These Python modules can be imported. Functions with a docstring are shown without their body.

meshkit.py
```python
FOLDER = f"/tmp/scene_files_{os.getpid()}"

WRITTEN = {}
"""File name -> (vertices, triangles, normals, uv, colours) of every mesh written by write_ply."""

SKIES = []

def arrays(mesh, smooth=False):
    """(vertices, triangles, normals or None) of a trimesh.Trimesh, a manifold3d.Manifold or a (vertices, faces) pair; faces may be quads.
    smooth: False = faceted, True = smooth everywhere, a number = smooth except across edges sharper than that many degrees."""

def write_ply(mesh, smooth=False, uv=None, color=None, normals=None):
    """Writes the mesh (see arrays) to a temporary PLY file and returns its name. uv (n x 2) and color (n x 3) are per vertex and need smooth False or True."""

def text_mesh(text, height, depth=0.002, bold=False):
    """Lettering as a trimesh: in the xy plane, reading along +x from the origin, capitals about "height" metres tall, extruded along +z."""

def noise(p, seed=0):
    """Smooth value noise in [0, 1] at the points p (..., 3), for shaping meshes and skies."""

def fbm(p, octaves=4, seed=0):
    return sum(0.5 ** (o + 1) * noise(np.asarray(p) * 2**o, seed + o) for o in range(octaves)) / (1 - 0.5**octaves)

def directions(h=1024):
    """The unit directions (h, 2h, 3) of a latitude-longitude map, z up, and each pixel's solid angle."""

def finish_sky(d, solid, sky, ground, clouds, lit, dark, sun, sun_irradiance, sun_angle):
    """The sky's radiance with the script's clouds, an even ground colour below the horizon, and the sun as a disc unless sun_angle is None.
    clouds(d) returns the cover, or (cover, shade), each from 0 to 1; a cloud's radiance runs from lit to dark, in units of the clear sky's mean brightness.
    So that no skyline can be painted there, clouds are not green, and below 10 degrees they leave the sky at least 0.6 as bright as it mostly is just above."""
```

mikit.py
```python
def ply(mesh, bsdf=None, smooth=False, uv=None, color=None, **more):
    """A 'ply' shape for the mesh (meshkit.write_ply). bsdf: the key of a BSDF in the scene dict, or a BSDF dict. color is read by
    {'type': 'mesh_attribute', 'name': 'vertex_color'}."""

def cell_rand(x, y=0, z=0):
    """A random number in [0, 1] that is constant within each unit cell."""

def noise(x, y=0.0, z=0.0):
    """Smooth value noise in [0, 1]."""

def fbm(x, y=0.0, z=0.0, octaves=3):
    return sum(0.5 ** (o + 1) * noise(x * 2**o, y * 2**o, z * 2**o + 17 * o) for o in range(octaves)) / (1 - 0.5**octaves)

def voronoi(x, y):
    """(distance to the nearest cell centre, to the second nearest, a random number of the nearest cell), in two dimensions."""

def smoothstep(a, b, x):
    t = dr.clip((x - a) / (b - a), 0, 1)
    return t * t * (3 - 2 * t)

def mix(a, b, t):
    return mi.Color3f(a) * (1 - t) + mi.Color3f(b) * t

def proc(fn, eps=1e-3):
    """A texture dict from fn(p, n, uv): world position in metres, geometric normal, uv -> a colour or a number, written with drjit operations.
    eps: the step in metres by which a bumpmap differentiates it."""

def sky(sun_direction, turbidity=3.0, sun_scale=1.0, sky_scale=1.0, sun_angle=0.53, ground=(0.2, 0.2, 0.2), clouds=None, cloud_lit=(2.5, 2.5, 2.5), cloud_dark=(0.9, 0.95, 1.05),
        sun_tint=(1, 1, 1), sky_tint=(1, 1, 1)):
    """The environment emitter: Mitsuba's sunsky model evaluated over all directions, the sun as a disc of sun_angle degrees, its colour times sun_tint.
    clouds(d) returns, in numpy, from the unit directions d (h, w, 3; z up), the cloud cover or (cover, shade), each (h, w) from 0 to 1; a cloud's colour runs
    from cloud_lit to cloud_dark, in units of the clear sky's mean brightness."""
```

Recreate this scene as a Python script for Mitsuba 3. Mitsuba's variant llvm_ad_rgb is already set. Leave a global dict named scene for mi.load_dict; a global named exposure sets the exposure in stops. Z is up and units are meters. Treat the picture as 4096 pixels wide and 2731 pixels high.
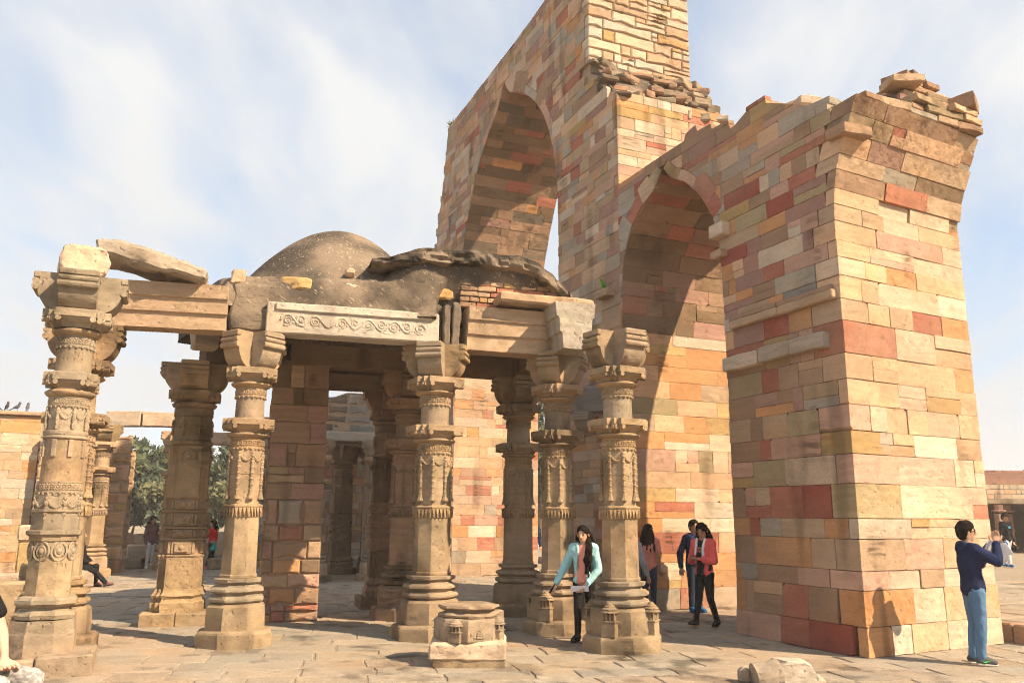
import math, random
import numpy as np, trimesh, shapely, manifold3d as m3
from shapely.geometry import Polygon, box as sbox, LineString
from shapely import affinity
import drjit as dr
import mitsuba as mi
import mikit, meshkit
from mikit import fbm, noise, smoothstep, cell_rand, voronoi, mix

# ---------------------------------------------------------------- camera, sky, exposure
T = mi.ScalarTransform4f
scene, labels = {}, {}
F_PX, H_CAM = 3340.0, 1.7
PITCH, YAW, ROLL = math.radians(11.812), math.radians(-23.925), math.radians(0.34)
def cam_axes():
    f = np.array([-math.sin(YAW) * math.cos(PITCH), math.cos(YAW) * math.cos(PITCH), math.sin(PITCH)])
    r = np.array([math.cos(YAW), math.sin(YAW), 0.0])
    u = np.cross(r, f)
    c, s = math.cos(ROLL), math.sin(ROLL)
    return f, c * u + s * r * -1, u
FWD, UPV, _ = cam_axes()
EYE = np.array([0, 0, H_CAM])
scene['camera'] = {'type': 'perspective', 'fov': math.degrees(2 * math.atan(2048 / F_PX)), 'fov_axis': 'x',
    'near_clip': 0.1, 'far_clip': 2000.0,
    'to_world': T().look_at(origin=EYE.tolist(), target=(EYE + FWD).tolist(), up=UPV.tolist())}

SUN_EL = math.radians(40.0)
SUN = (0.60 * math.cos(SUN_EL), -0.80 * math.cos(SUN_EL), math.sin(SUN_EL))
def clouds(d):
    z = np.maximum(d[..., 2], 0.02)
    q = np.stack([d[..., 0] / (z + 0.45), d[..., 1] / (z + 0.45)], -1)
    a = math.radians(58)
    u = q[..., 0] * math.cos(a) + q[..., 1] * math.sin(a); v = -q[..., 0] * math.sin(a) + q[..., 1] * math.cos(a)
    warp = meshkit.fbm(np.stack([u * 2.0, v * 2.0, 0 * u + 3], -1), 4, seed=5) - .5
    wisp = meshkit.fbm(np.stack([u * 2.2 + warp * 1.1, v * 4.6 + warp * 1.6, 0 * u + 9], -1), 6, seed=11)
    puff = meshkit.fbm(np.stack([u * 1.5 + 4, v * 1.9, 0 * u + 1], -1), 5, seed=23)
    fine = meshkit.fbm(np.stack([u * 6.5 + warp * 3.0, v * 15 + warp * 4.0, 0 * u + 5], -1), 5, seed=37)
    c = 0.66 + 0.62 * (wisp - 0.5) + 0.40 * (puff - 0.5) + 0.62 * (fine - 0.5) + 0.34 * (1 - z) ** 4
    c = np.clip(c, 0.40, 0.97)
    return c, np.clip(0.75 - 1.1 * z - .4 * wisp, 0, 0.45)
scene['sky'] = mikit.sky(SUN, turbidity=3.0, sun_tint=(1.0, 0.945, 0.87), clouds=clouds, cloud_lit=(1.70, 1.70, 1.68), cloud_dark=(1.2, 1.21, 1.24), sky_scale=1.66, sun_scale=1.9, sky_tint=(.97, 1.04, 1.04), ground=(0.3, 0.26, 0.21))
exposure = 1.85

# ---------------------------------------------------------------- materials
PAL = dict(peach=(.57, .385, .25), orange=(.53, .29, .145), tan=(.445, .325, .22), pink=(.50, .32, .245), red=(.32, .105, .08), brick=(.40, .17, .12), cream=(.575, .44, .325),
    ochre=(.44, .31, .15), olive=(.37, .295, .18), grey=(.38, .34, .28), slate=(.26, .25, .23), brown=(.33, .22, .15), pale=(.56, .47, .37), mauve=(.36, .22, .18),
    flag_a=(.335, .295, .24), flag_b=(.315, .28, .23), flag_c=(.345, .295, .235), flag_d=(.305, .278, .235), mortar=(.40, .31, .225), lightgrey=(.49, .44, .37), pillar=(.335, .255, .165),
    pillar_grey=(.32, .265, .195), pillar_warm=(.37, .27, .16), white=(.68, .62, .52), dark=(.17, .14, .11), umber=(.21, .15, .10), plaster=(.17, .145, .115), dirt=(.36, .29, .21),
    skin_a=(.56, .35, .24), skin_b=(.46, .27, .175), skin_c=(.62, .36, .27), hair_black=(.018, .014, .012), brown_hair=(.07, .04, .025), eye=(.03, .02, .015), lips=(.38, .13, .11), salmon=(.72, .29, .22), aqua=(.33, .62, .68), coral=(.75, .13, .13),
    black_cloth=(.018, .018, .02), navy=(.022, .03, .075), denim=(.10, .19, .32), denim_dark=(.03, .045, .08), denim_light=(.25, .36, .50), grey_cloth=(.30, .32, .36), pale_cloth=(.62, .62, .64), white_cloth=(.75, .75, .76), paper=(.80, .80, .86), red_cloth=(.62, .03, .03),
    yellow=(.65, .45, .04), mauve_cloth=(.19, .10, .10), teal=(.03, .33, .30), lime=(.08, .65, .12), shoe_grey=(.10, .10, .10), blue_cloth=(.03, .12, .30), white_knit=(.42, .41, .40), bag=(.03, .035, .05), lens=(.10, .45, .65), parrot=(.10, .42, .05), slate_cloth=(.10, .10, .11))
PI_ = {k: i for i, k in enumerate(PAL)}
TAB = np.array(list(PAL.values()))
def table(i):
    r, g, b = (mi.Float(TAB[:, k].tolist()) for k in range(3))
    i = mi.UInt32(dr.clip(mi.Int32(dr.floor(i)), 0, len(TAB) - 1))
    return mi.Color3f(dr.gather(mi.Float, r, i), dr.gather(mi.Float, g, i), dr.gather(mi.Float, b, i))
def stone_col(p, n, uv):
    i, r = dr.floor(uv.x), uv.y
    c = table(uv.x)
    o = r * 61.0
    blot = fbm(p.x * 2.3 + o, p.y * 2.3, p.z * 2.3 + o, 4)
    bed = fbm(p.x * 1.5 + o, p.y * 1.5 + o, p.z * 17.0 + 3 * blot, 3)
    fine = noise(p.x * 55, p.y * 55, p.z * 55)
    speck = noise(p.x * 130, p.y * 130, p.z * 130)
    t = 0.74 + 0.36 * blot + 0.34 * (bed - 0.5) * (0.3 + r) + 0.20 * (fine - 0.5) + 0.10 * (speck - 0.5)
    c = c * (t * (0.87 + 0.24 * r))
    warm = smoothstep(0.5, 0.8, fbm(p.x * 1.1 + 7 + o, p.y * 1.1, p.z * 1.4, 3))
    c = mix(c, c * mi.Color3f(1.10, 0.97, 0.84), warm * 0.7)
    wea = smoothstep(0.42, 0.72, fbm(p.x * .55 + 11, p.y * .55 + 3, p.z * .8, 4))
    c = mix(c, mi.Color3f(.37, .255, .175) * t, wea * 0.42)
    soot = smoothstep(0.60, 0.82, fbm(p.x * 2.6 + 3, p.y * 2.6 + 8, p.z * .40, 3))
    c = c * (1 - 0.38 * soot)
    st = smoothstep(0.60, 0.80, fbm(p.x * 1.7 + 31, p.y * 1.7, p.z * 0.75, 4)) * smoothstep(0.35, 0.65, bed)
    c = c * (1 - 0.60 * st)
    pil = dr.select((i >= PI_['pillar']) & (i <= PI_['pillar_warm']), 1.0, 0.0)
    pat = smoothstep(0.46, 0.74, fbm(p.x * 2.1 + 17, p.y * 2.1 + 5, p.z * 1.3, 4))
    c = c * (1 - pil * 0.48 * pat) * (1 + pil * 0.10 * smoothstep(.4, .7, blot))
    pits = smoothstep(0.78, 0.9, noise(p.x * 28 + o, p.y * 28, p.z * 28))
    return c * (1 - 0.25 * pits * smoothstep(.4, .7, blot))
def stone_bump(p, n, uv):
    o = uv.y * 61.0
    chis = fbm(p.x * 9 + o, p.y * 9 + o, p.z * 13, 3)
    return 0.0042 * chis + 0.0022 * noise(p.x * 60, p.y * 60, p.z * 60) - 0.005 * smoothstep(0.76, 0.9, noise(p.x * 26 + o, p.y * 26, p.z * 26))
def bsdf(name, fn=None, rgb=None, bump=None, eps=2e-3):
    ref = mikit.proc(fn) if fn else {'type': 'rgb', 'value': list(rgb)}
    b = {'type': 'diffuse', 'reflectance': ref}
    if bump: b = {'type': 'bumpmap', 'arbitrary': mikit.proc(bump, eps), 'scale': 1.0, 'bsdf': b}
    scene[name] = {'type': 'twosided', 'bsdf': b}
bsdf('mat_stone', stone_col, bump=stone_bump)
def plaster_col(p, n, uv):
    a = fbm(p.x * 1.6, p.y * 1.6, p.z * 1.6, 4)
    c = mix((.085, .072, .06), (.225, .178, .135), smoothstep(0.3, 0.7, a))
    x = mi.Point3f(p.x * .70 + p.y * .52 + p.z * .49, p.y * .78 - p.x * .53 - p.z * .33, p.z * .80 + p.x * .34 - p.y * .49) * 38.0
    sp = smoothstep(0.79, 0.86, noise(x.x, x.y, x.z)) * smoothstep(0.35, 0.6, fbm(p.x * 2.2 + 5, p.y * 2.2, p.z * 2.2, 3))
    sp2 = smoothstep(0.83, 0.88, noise(x.x * .6 + 9, x.y * .6, x.z * .6))
    c = mix(c, (.48, .40, .31), dr.maximum(0.6 * sp, 0.35 * sp2))
    return c * (0.8 + 0.4 * noise(p.x * 70, p.y * 70, p.z * 70))
def plaster_bump(p, n, uv):
    return 0.02 * fbm(p.x * 8, p.y * 8, p.z * 8, 4) + 0.012 * smoothstep(0.74, 0.84, noise(p.x * 24, p.y * 24, p.z * 24))
bsdf('mat_plaster', plaster_col, bump=plaster_bump)
def crust_col(p, n, uv):
    a = fbm(p.x * 3.1, p.y * 3.1, p.z * 4.0, 4)
    return mix((.045, .04, .035), (.22, .175, .135), smoothstep(0.42, 0.70, a)) * (0.75 + 0.5 * noise(p.x * 60, p.y * 60, p.z * 60))
bsdf('mat_crust', crust_col, bump=plaster_bump)
def earth_col(p, n, uv):
    a = fbm(p.x * .35, p.y * .35, 0, 4); b = noise(p.x * 23, p.y * 23, 0)
    return mix((.255, .21, .16), (.32, .27, .21), a) * (0.85 + 0.3 * b)
bsdf('mat_earth', earth_col, bump=lambda p, n, uv: 0.015 * fbm(p.x * 9, p.y * 9, 0, 3))
def carve_col(p, n, uv):
    return stone_col(p, n, mi.Point2f(PI_['lightgrey'] + 0.5, 0.6))

# ---------------------------------------------------------------- helpers
_count = {}
def key_for(base):
    n = _count.get(base, 0); _count[base] = n + 1
    return base if n == 0 else f'{base}_{n:03d}'
def uvconst(n, mat, r):
    return np.tile([PI_[mat] + 0.5, r], (n, 1))
def emit(base, mesh, bs='mat_stone', mat=None, r=None, smooth=False, uv=None, to_world=None, numbered=True):
    k = key_for(base) if numbered else base
    if hasattr(mesh, 'to_mesh'):
        mm = mesh.to_mesh(); mesh = (mm.vert_properties[:, :3], mm.tri_verts)
    if isinstance(mesh, trimesh.Trimesh): mesh = (np.array(mesh.vertices), np.array(mesh.faces))
    if bs in ('mat_stone', 'mat_cloth') and uv is None:
        if smooth and smooth is not True:
            tm = trimesh.Trimesh(mesh[0], mesh[1], process=False)
            tm = trimesh.graph.smooth_shade(tm, angle=np.radians(smooth), facet_minarea=None)
            mesh = (np.array(tm.vertices), np.array(tm.faces)); smooth = True
        uv = uvconst(len(mesh[0]), mat or 'tan', 0.5 if r is None else r)
    d = mikit.ply(mesh, bs, smooth=smooth, uv=uv)
    if to_world is not None: d['to_world'] = to_world
    scene[k] = d
    return k
def tag(k, label=None, cat=None, group=None, kind=None):
    e = labels.setdefault(k, {})
    for a, b in (('label', label), ('category', cat), ('group', group), ('kind', kind)):
        if b: e[a] = b
    return k
def cat_(*ms):
    vs, fs, o = [], [], 0
    for m in ms:
        if isinstance(m, trimesh.Trimesh): m = (np.array(m.vertices), np.array(m.faces))
        elif hasattr(m, 'to_mesh'):
            q = m.to_mesh(); m = (q.vert_properties[:, :3], q.tri_verts)
        f = np.asarray(m[1], int)
        if f.shape[1] == 4: f = np.vstack([f[:, [0, 1, 2]], f[:, [0, 2, 3]]])
        vs.append(np.asarray(m[0], float)); fs.append(f + o); o += len(vs[-1])
    return np.vstack(vs), np.vstack(fs)
def xf(m, loc=(0, 0, 0), rz=0.0, sc=1.0):
    v, f = m if isinstance(m, tuple) else cat_(m)
    c, s = math.cos(rz), math.sin(rz)
    v = np.asarray(v, float) * sc
    return np.column_stack([v[:, 0] * c - v[:, 1] * s, v[:, 0] * s + v[:, 1] * c, v[:, 2]]) + np.asarray(loc, float), f
def loft(rings, cap=True):
    """rings: list of (n,3) arrays, bottom to top, counter-clockwise seen from above"""
    n = len(rings[0]); v = np.vstack(rings); f = []
    i = np.arange(n); j = (i + 1) % n
    for k in range(len(rings) - 1):
        a, b = k * n, (k + 1) * n
        f += [np.stack([a + i, a + j, b + j], 1), np.stack([a + i, b + j, b + i], 1)]
    if cap:
        c0, c1 = len(v), len(v) + 1
        v = np.vstack([v, rings[0].mean(0), rings[-1].mean(0)]); b = (len(rings) - 1) * n
        f += [np.stack([j, i, i * 0 + c0], 1), np.stack([b + i, b + j, i * 0 + c1], 1)]
    return v, np.vstack(f)
def ngon(n, a, rot=0.0):
    """regular polygon with half-width a (to a face when rot is half a step)"""
    t = 2 * math.pi * (np.arange(n) + 0.5) / n + rot
    R = a / math.cos(math.pi / n)
    return np.column_stack([R * np.cos(t), R * np.sin(t)])
def prof(section, pts):
    """section(half_width) -> (n,2); pts: list of (z, half_width)"""
    return loft([np.column_stack([section(a), np.full(len(section(a)), z)]) for z, a in pts])
def bx(x0, x1, y0, y1, z0, z1, ch=0.0):
    if ch <= 0:
        return cat_(trimesh.creation.box(bounds=[[x0, y0, z0], [x1, y1, z1]]))
    s = lambda e: np.array([[x0 + e, y0 + e], [x1 - e, y0 + e], [x1 - e, y1 - e], [x0 + e, y1 - e]])
    def ring(e, z):
        q = s(e); c = ch * 0.7
        pts = []
        for k in range(4):
            p, a, b = q[k], q[k - 1], q[(k + 1) % 4]
            pts += [p + (a - p) / np.linalg.norm(a - p) * c, p + (b - p) / np.linalg.norm(b - p) * c]
        return np.column_stack([np.array(pts), np.full(8, z)])
    return loft([ring(ch, z0), ring(0, z0 + ch), ring(0, z1 - ch), ring(ch, z1)])
def rough(m, amp, freq, seed=0, sub=0.12):
    """subdivide and displace a mesh into broken stone"""
    v, f = m
    t = trimesh.Trimesh(v, f, process=True); t.merge_vertices()
    v, f = trimesh.remesh.subdivide_to_size(t.vertices, t.faces, sub)
    t = trimesh.Trimesh(v, f, process=True); t.merge_vertices()
    v = np.array(t.vertices); o = seed * 7.31
    for k in range(3):
        v[:, k] += amp * 2 * (meshkit.fbm(t.vertices * freq + [o + 11 * k, o, o], 3, seed=seed + k) - 0.5)
    return v, np.array(t.faces)
def block(x0, x1, y0, y1, z0, z1, seed=0, ch=0.03, amp=0.03, sub=0.12):
    return rough(bx(x0, x1, y0, y1, z0, z1, ch), amp, 3.2, seed, sub)

# ---------------------------------------------------------------- masonry
XF, XB = 8.5, 11.3
WALL_MIX = [('peach', 9), ('tan', 14), ('orange', 11), ('pink', 8), ('red', 7), ('brick', 11), ('cream', 3), ('ochre', 8), ('olive', 6), ('grey', 9), ('slate', 4), ('brown', 17), ('pale', 5), ('mauve', 9)]  # long face away from the sun: brown patina plus shade in the colour
LIT_MIX = [('peach', 34), ('tan', 7), ('orange', 7), ('pink', 12), ('brick', 8), ('cream', 22), ('ochre', 5), ('olive', 4), ('grey', 3), ('pale', 12)]  # paler copy for sunlit faces, sunlight put into the colour
TALL_MIX = [('peach', 16), ('tan', 20), ('orange', 6), ('pink', 12), ('red', 1), ('brick', 8), ('cream', 8), ('ochre', 3), ('olive', 2), ('grey', 9), ('slate', 1), ('brown', 13), ('pale', 9), ('mauve', 10)]
CROWN = [('tan', 8), ('brown', 9), ('mauve', 4), ('peach', 6), ('pillar', 5), ('brick', 2), ('grey', 2), ('umber', 3)]
def pick(rng, mixl):
    names, w = zip(*mixl); w = np.array(w, float)
    return names[rng.choice(len(names), p=w / w.sum())]
def course_list(z0, z1, rng, lo, hi):
    zs = [z0]
    while zs[-1] < z1 - lo * 0.5: zs.append(zs[-1] + rng.uniform(lo, hi) * rng.choice([.8, 1, 1, 1.15]))
    zs[-1] = z1
    return zs
def rough_rect(a0, a1, z0, z1, rng, j):
    """a rectangle with knocked-off corners and edges that are not quite straight"""
    P, w, h = [], a1 - a0, z1 - z0
    for (x, y), (nx, ny) in (((a0, z0), (1, 0)), ((a1, z0), (0, 1)), ((a1, z1), (-1, 0)), ((a0, z1), (0, -1))):
        c = min(w, h) * rng.choice([.008, .02, .06, .14], p=[.55, .3, .11, .04])
        px, py = {(1, 0): (0, 1), (0, 1): (-1, 0), (-1, 0): (0, -1), (0, -1): (1, 0)}[(nx, ny)]
        L = w if nx else h
        P += [(x + px * c, y + py * c), (x + nx * c, y + ny * c)]
        if L > 0.35:
            t = rng.uniform(.35, .65) * L; e = rng.uniform(0, j)
            P.append((x + nx * t + px * e, y + ny * t + py * e))
    return Polygon(P)
def stone_solid(poly, mapf, proud, depth, bev, gap, tilt, pil=0.0):
    """a dressed stone from its outline on the wall; mapf(a, z, d) -> world, d measured into the wall"""
    p = poly.buffer(-gap, join_style=2)
    if p.geom_type == 'MultiPolygon': p = max(p.geoms, key=lambda g: g.area)
    if p.is_empty or p.area < 0.002: return None
    p = shapely.simplify(p, 0.004); c = np.array(p.exterior.coords)[:-1]
    if not p.exterior.is_ccw: c = c[::-1]
    n = len(c)
    if n < 3: return None
    m = c.mean(0); ce = np.array(p.centroid.coords[0])
    d = c - ce; L = np.maximum(np.linalg.norm(d, axis=1, keepdims=True), 1e-6)
    b = np.minimum(bev, 0.3 * L)
    inner = c - d / L * b * 1.4
    pr = -proud + (c - ce) @ np.array(tilt)
    V = [mapf(c[:, 0], c[:, 1], np.full(n, depth)), mapf(c[:, 0], c[:, 1], pr + b[:, 0]), mapf(inner[:, 0], inner[:, 1], pr),
         mapf(ce[:1], ce[1:], np.array([-proud - pil]))]
    i = np.arange(n); j = (i + 1) % n; F = []
    for k in range(2):
        F += [np.stack([k * n + i, k * n + j, k * n + n + j], 1), np.stack([k * n + i, k * n + n + j, k * n + n + i], 1)]
    F.append(np.stack([2 * n + i, 2 * n + j, np.full(n, 3 * n)], 1))
    return np.vstack(V), np.vstack(F)
def lay(face, zs, a_lo, a_hi, mapf, rng, lens=(.35, 1.1), mixl=WALL_MIX, depth=.12, proud=(.0, .012), bev=.0025, gap=.0012, jag=.006, split=.10, starts=None, ends=None, flip=False, pil=0.001, tone=1.0, miss=0.0):
    """stones in courses on a face (a shapely area in wall coordinates); returns [(area, mesh, material, r)]"""
    out = []; prep = shapely.prepared.prep(face)
    for ci in range(len(zs) - 1):
        z0, z1 = zs[ci], zs[ci + 1]
        a = (starts[ci] if starts is not None else a_lo); hi = ends[ci] if ends is not None else a_hi
        while a < hi - 1e-3:
            L = rng.uniform(*lens) * rng.choice([.55, 1, 1.0, 1.35]); b = a + L
            if hi - b < .22: b = hi
            cells = [(a, b, z0, z1)]
            if rng.random() < split and z1 - z0 > .17:
                zm = z0 + (z1 - z0) * rng.uniform(.35, .65)
                if b - a > .5 and rng.random() < .5:
                    am = a + (b - a) * rng.uniform(.35, .65); cells = [(a, b, z0, zm), (a, am, zm, z1), (am, b, zm, z1)]
                else: cells = [(a, b, z0, zm), (a, b, zm, z1)]
            for (x0, x1, y0, y1) in cells:
                g = rough_rect(x0, x1, y0, y1, rng, jag)
                if rng.random() < miss: continue
                parts = [g] if prep.contains(g) else []
                if not parts and prep.intersects(g):
                    q = g.intersection(face); parts = [k for k in getattr(q, 'geoms', [q]) if k.geom_type == 'Polygon']
                for k in parts:
                    if k.area < .006: continue
                    s = stone_solid(k, mapf, rng.uniform(*proud), depth, bev, gap, rng.normal(0, .004, 2), pil)
                    if s is None: continue
                    v, f = s
                    out.append((k.area, (v, f[:, ::-1]) if flip else (v, f), pick(rng, mixl), rng.random() * tone))
            a = b
    return out
def put_stones(thing, stones, word='stone', most=290, rest='small_stones'):
    stones = sorted(stones, key=lambda s: -s[0] * s[4] if len(s) > 4 else -s[0])
    for s in stones[:most]: emit(f'{thing}__{word}', s[1], mat=s[2], r=s[3])
    left = stones[most:]
    if left:
        v, f = cat_(*[s[1] for s in left])
        uv = np.vstack([uvconst(len(s[1][0]), s[2], s[3]) for s in left])
        k = emit(f'{thing}__{rest}', (v, f), uv=uv); tag(k, kind='stuff')
def weigh(stones, w): return [s + (w,) for s in stones]
def smooth_line(pts, n=14):
    from scipy.interpolate import PchipInterpolator
    p = np.array(pts, float); t = np.r_[0, np.cumsum(np.linalg.norm(np.diff(p, axis=0), axis=1))]
    q = np.unique(np.r_[np.linspace(0, t[-1], n), t])
    return np.column_stack([PchipInterpolator(t, p[:, k])(q) for k in (0, 1)])
def path_frame(path):
    """arc-length sampler of a 2-d path: s -> point, unit normal (to the left of travel)"""
    t = np.r_[0, np.cumsum(np.linalg.norm(np.diff(path, axis=0), axis=1))]
    tang = np.gradient(path, t, axis=0); tang /= np.linalg.norm(tang, axis=1, keepdims=True)
    nor = np.column_stack([-tang[:, 1], tang[:, 0]])
    f = lambda a, s: np.column_stack([np.interp(s, t, a[:, k]) for k in (0, 1)])
    return t[-1], (lambda s: f(path, s)), (lambda s: f(nor, s))
def voussoirs(path_in, w, x0, mapf, rng, lens, mixl, s0, s1, proud=.012):
    """wedge stones that follow an arch; path_in is the inner curve in (y, z)"""
    Lp, P, N = path_frame(path_in); out = []; s = s0
    while s < s1 - .05:
        e = min(s + rng.uniform(*lens), s1)
        ss = np.linspace(s, e, 4); ww = w * rng.uniform(.85, 1.05)
        for r0, r1 in ((0, ww),):
            a, b = P(ss) - N(ss) * r0, P(ss) - N(ss) * r1
            g = Polygon(np.vstack([a, b[::-1]])).buffer(0)
            if g.geom_type == 'Polygon' and g.area > .01:
                q = stone_solid(g, mapf, proud, .12, .01, .004, rng.normal(0, .006, 2))
                if q: out.append((g.area, q, pick(rng, mixl), rng.random()))
        s = e
    return out
def core_solid(poly, x0, x1, inset=.03):
    g = poly.buffer(-inset, join_style=2).simplify(.01)
    v, f = cat_(trimesh.creation.extrude_polygon(g, x1 - x0 - 2 * inset, engine='earcut'))
    x = v[:, 2] + x0 + inset
    return np.column_stack([x, v[:, 0] + (.09 * (x - XF) + .02) * (v[:, 0] < 8.6), v[:, 1]]), f

def clipz(path, z): return path[path[:, 1] > z]
def arch_stones(sides, face, mixl, lens, widths):
    out, polys = [], []
    for pth, sg in sides:
        Lp, P, N = path_frame(pth); s = 0.0
        while s < Lp - .4:
            e = min(s + rng.uniform(*lens), Lp - .06)
            ss = np.linspace(s, e, 4); w = rng.uniform(*widths)
            nn = N(ss) * (-sg); nn *= np.sign((nn * [-sg, .6]).sum(1, keepdims=True))
            g = Polygon(np.vstack([P(ss) - nn * .0, (P(ss) + nn * w)[::-1]])).buffer(0).intersection(face)
            for q in polys: g = g.difference(q)
            g = max(getattr(g, 'geoms', [g]), key=lambda k: k.area)
            if g.geom_type == 'Polygon' and g.area > .015:
                q = stone_solid(g, front, rng.uniform(.0, .010), .12, .003, .0015, rng.normal(0, .006, 2))
                if q: out.append((g.area, (q[0], q[1][:, ::-1]), pick(rng, mixl), rng.random(), 1.5)); polys.append(g)
            s = e
    return out, shapely.union_all(polys).buffer(.003)

# ---------------------------------------------------------------- the ruined screen
rng = np.random.default_rng(7)
front = lambda y, z, d: np.column_stack([XF + d + 0.05 * np.clip(.9 - z, 0, 1) * -1, y, z])
# --- low arch
END = smooth_line([(8.24, 0), (8.2, 1.0), (8.2, 5.9), (8.13, 6.35), (7.98, 6.75), (7.74, 7.2), (7.62, 7.42)], 22)       # its broken end, the springing of a lost arch
yend = lambda z: np.interp(z, END[:, 1], END[:, 0])
R_ = smooth_line([(10.66, 0), (10.66, 5.6), (10.72, 6.3), (10.92, 6.8), (11.22, 7.22), (11.62, 7.60), (12.0, 7.80), (12.25, 8.12)], 26)
L_ = smooth_line([(13.8, 0), (13.8, 5.9), (13.72, 6.6), (13.42, 7.25), (12.95, 7.62), (12.55, 7.80), (12.25, 8.12)], 26)
TOPL = [(7.62, 7.42), (8.0, 7.44), (8.34, 7.48), (8.84, 7.78), (9.4, 8.06), (9.42, 8.2), (9.86, 8.2), (9.9, 8.02), (10.3, 8.02), (10.32, 8.2), (10.75, 8.2), (10.78, 8.34), (11.15, 8.36), (11.2, 8.5), (11.5, 8.46), (11.55, 8.34), (13.85, 8.36)]
low_poly = Polygon(list(END[:-1]) + TOPL + [(13.85, 0)] + list(L_) + list(R_[::-1])[1:])
YB = 13.83
thing = 'low_arch_wall'
tag(thing, 'lower ruined arch of mixed red, buff and grey stone blocks with a broken flaring end', 'ruined wall')
emit(f'{thing}__core', core_solid(low_poly, XF + .04, XB, .035), mat='mortar')
zs = course_list(0, 8.5, rng, .26, .42); zs = [z for z in zs if z < 4.3] + [4.32 + z for z in np.cumsum([0, .3, .33, .26, .24, .28, .24, .22, .26, .2, .26, .24, .22, .28, .22, .26, .24, .2])]
ncr = len(zs) - 1
quoin = [rng.choice([.16, .3, .42, .55]) for _ in range(ncr)]
st = []
face = low_poly.buffer(-.002)
ring_st, ring = arch_stones(((clipz(R_, 6.4), 1), (clipz(L_, 6.9), -1)), face, WALL_MIX, (.3, .8), (.16, .5))
fr = face.difference(ring)
st += ring_st
st += weigh(lay(fr, zs, 7.6, 13.85, front, rng, (.32, 1.0), WALL_MIX, starts=[yend((zs[i] + zs[i + 1]) / 2) + quoin[i] for i in range(ncr)], flip=True, proud=(0, .012), split=.16, tone=.45), 1.0)  # low tone darkens this face further, shade put into the colour
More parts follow.
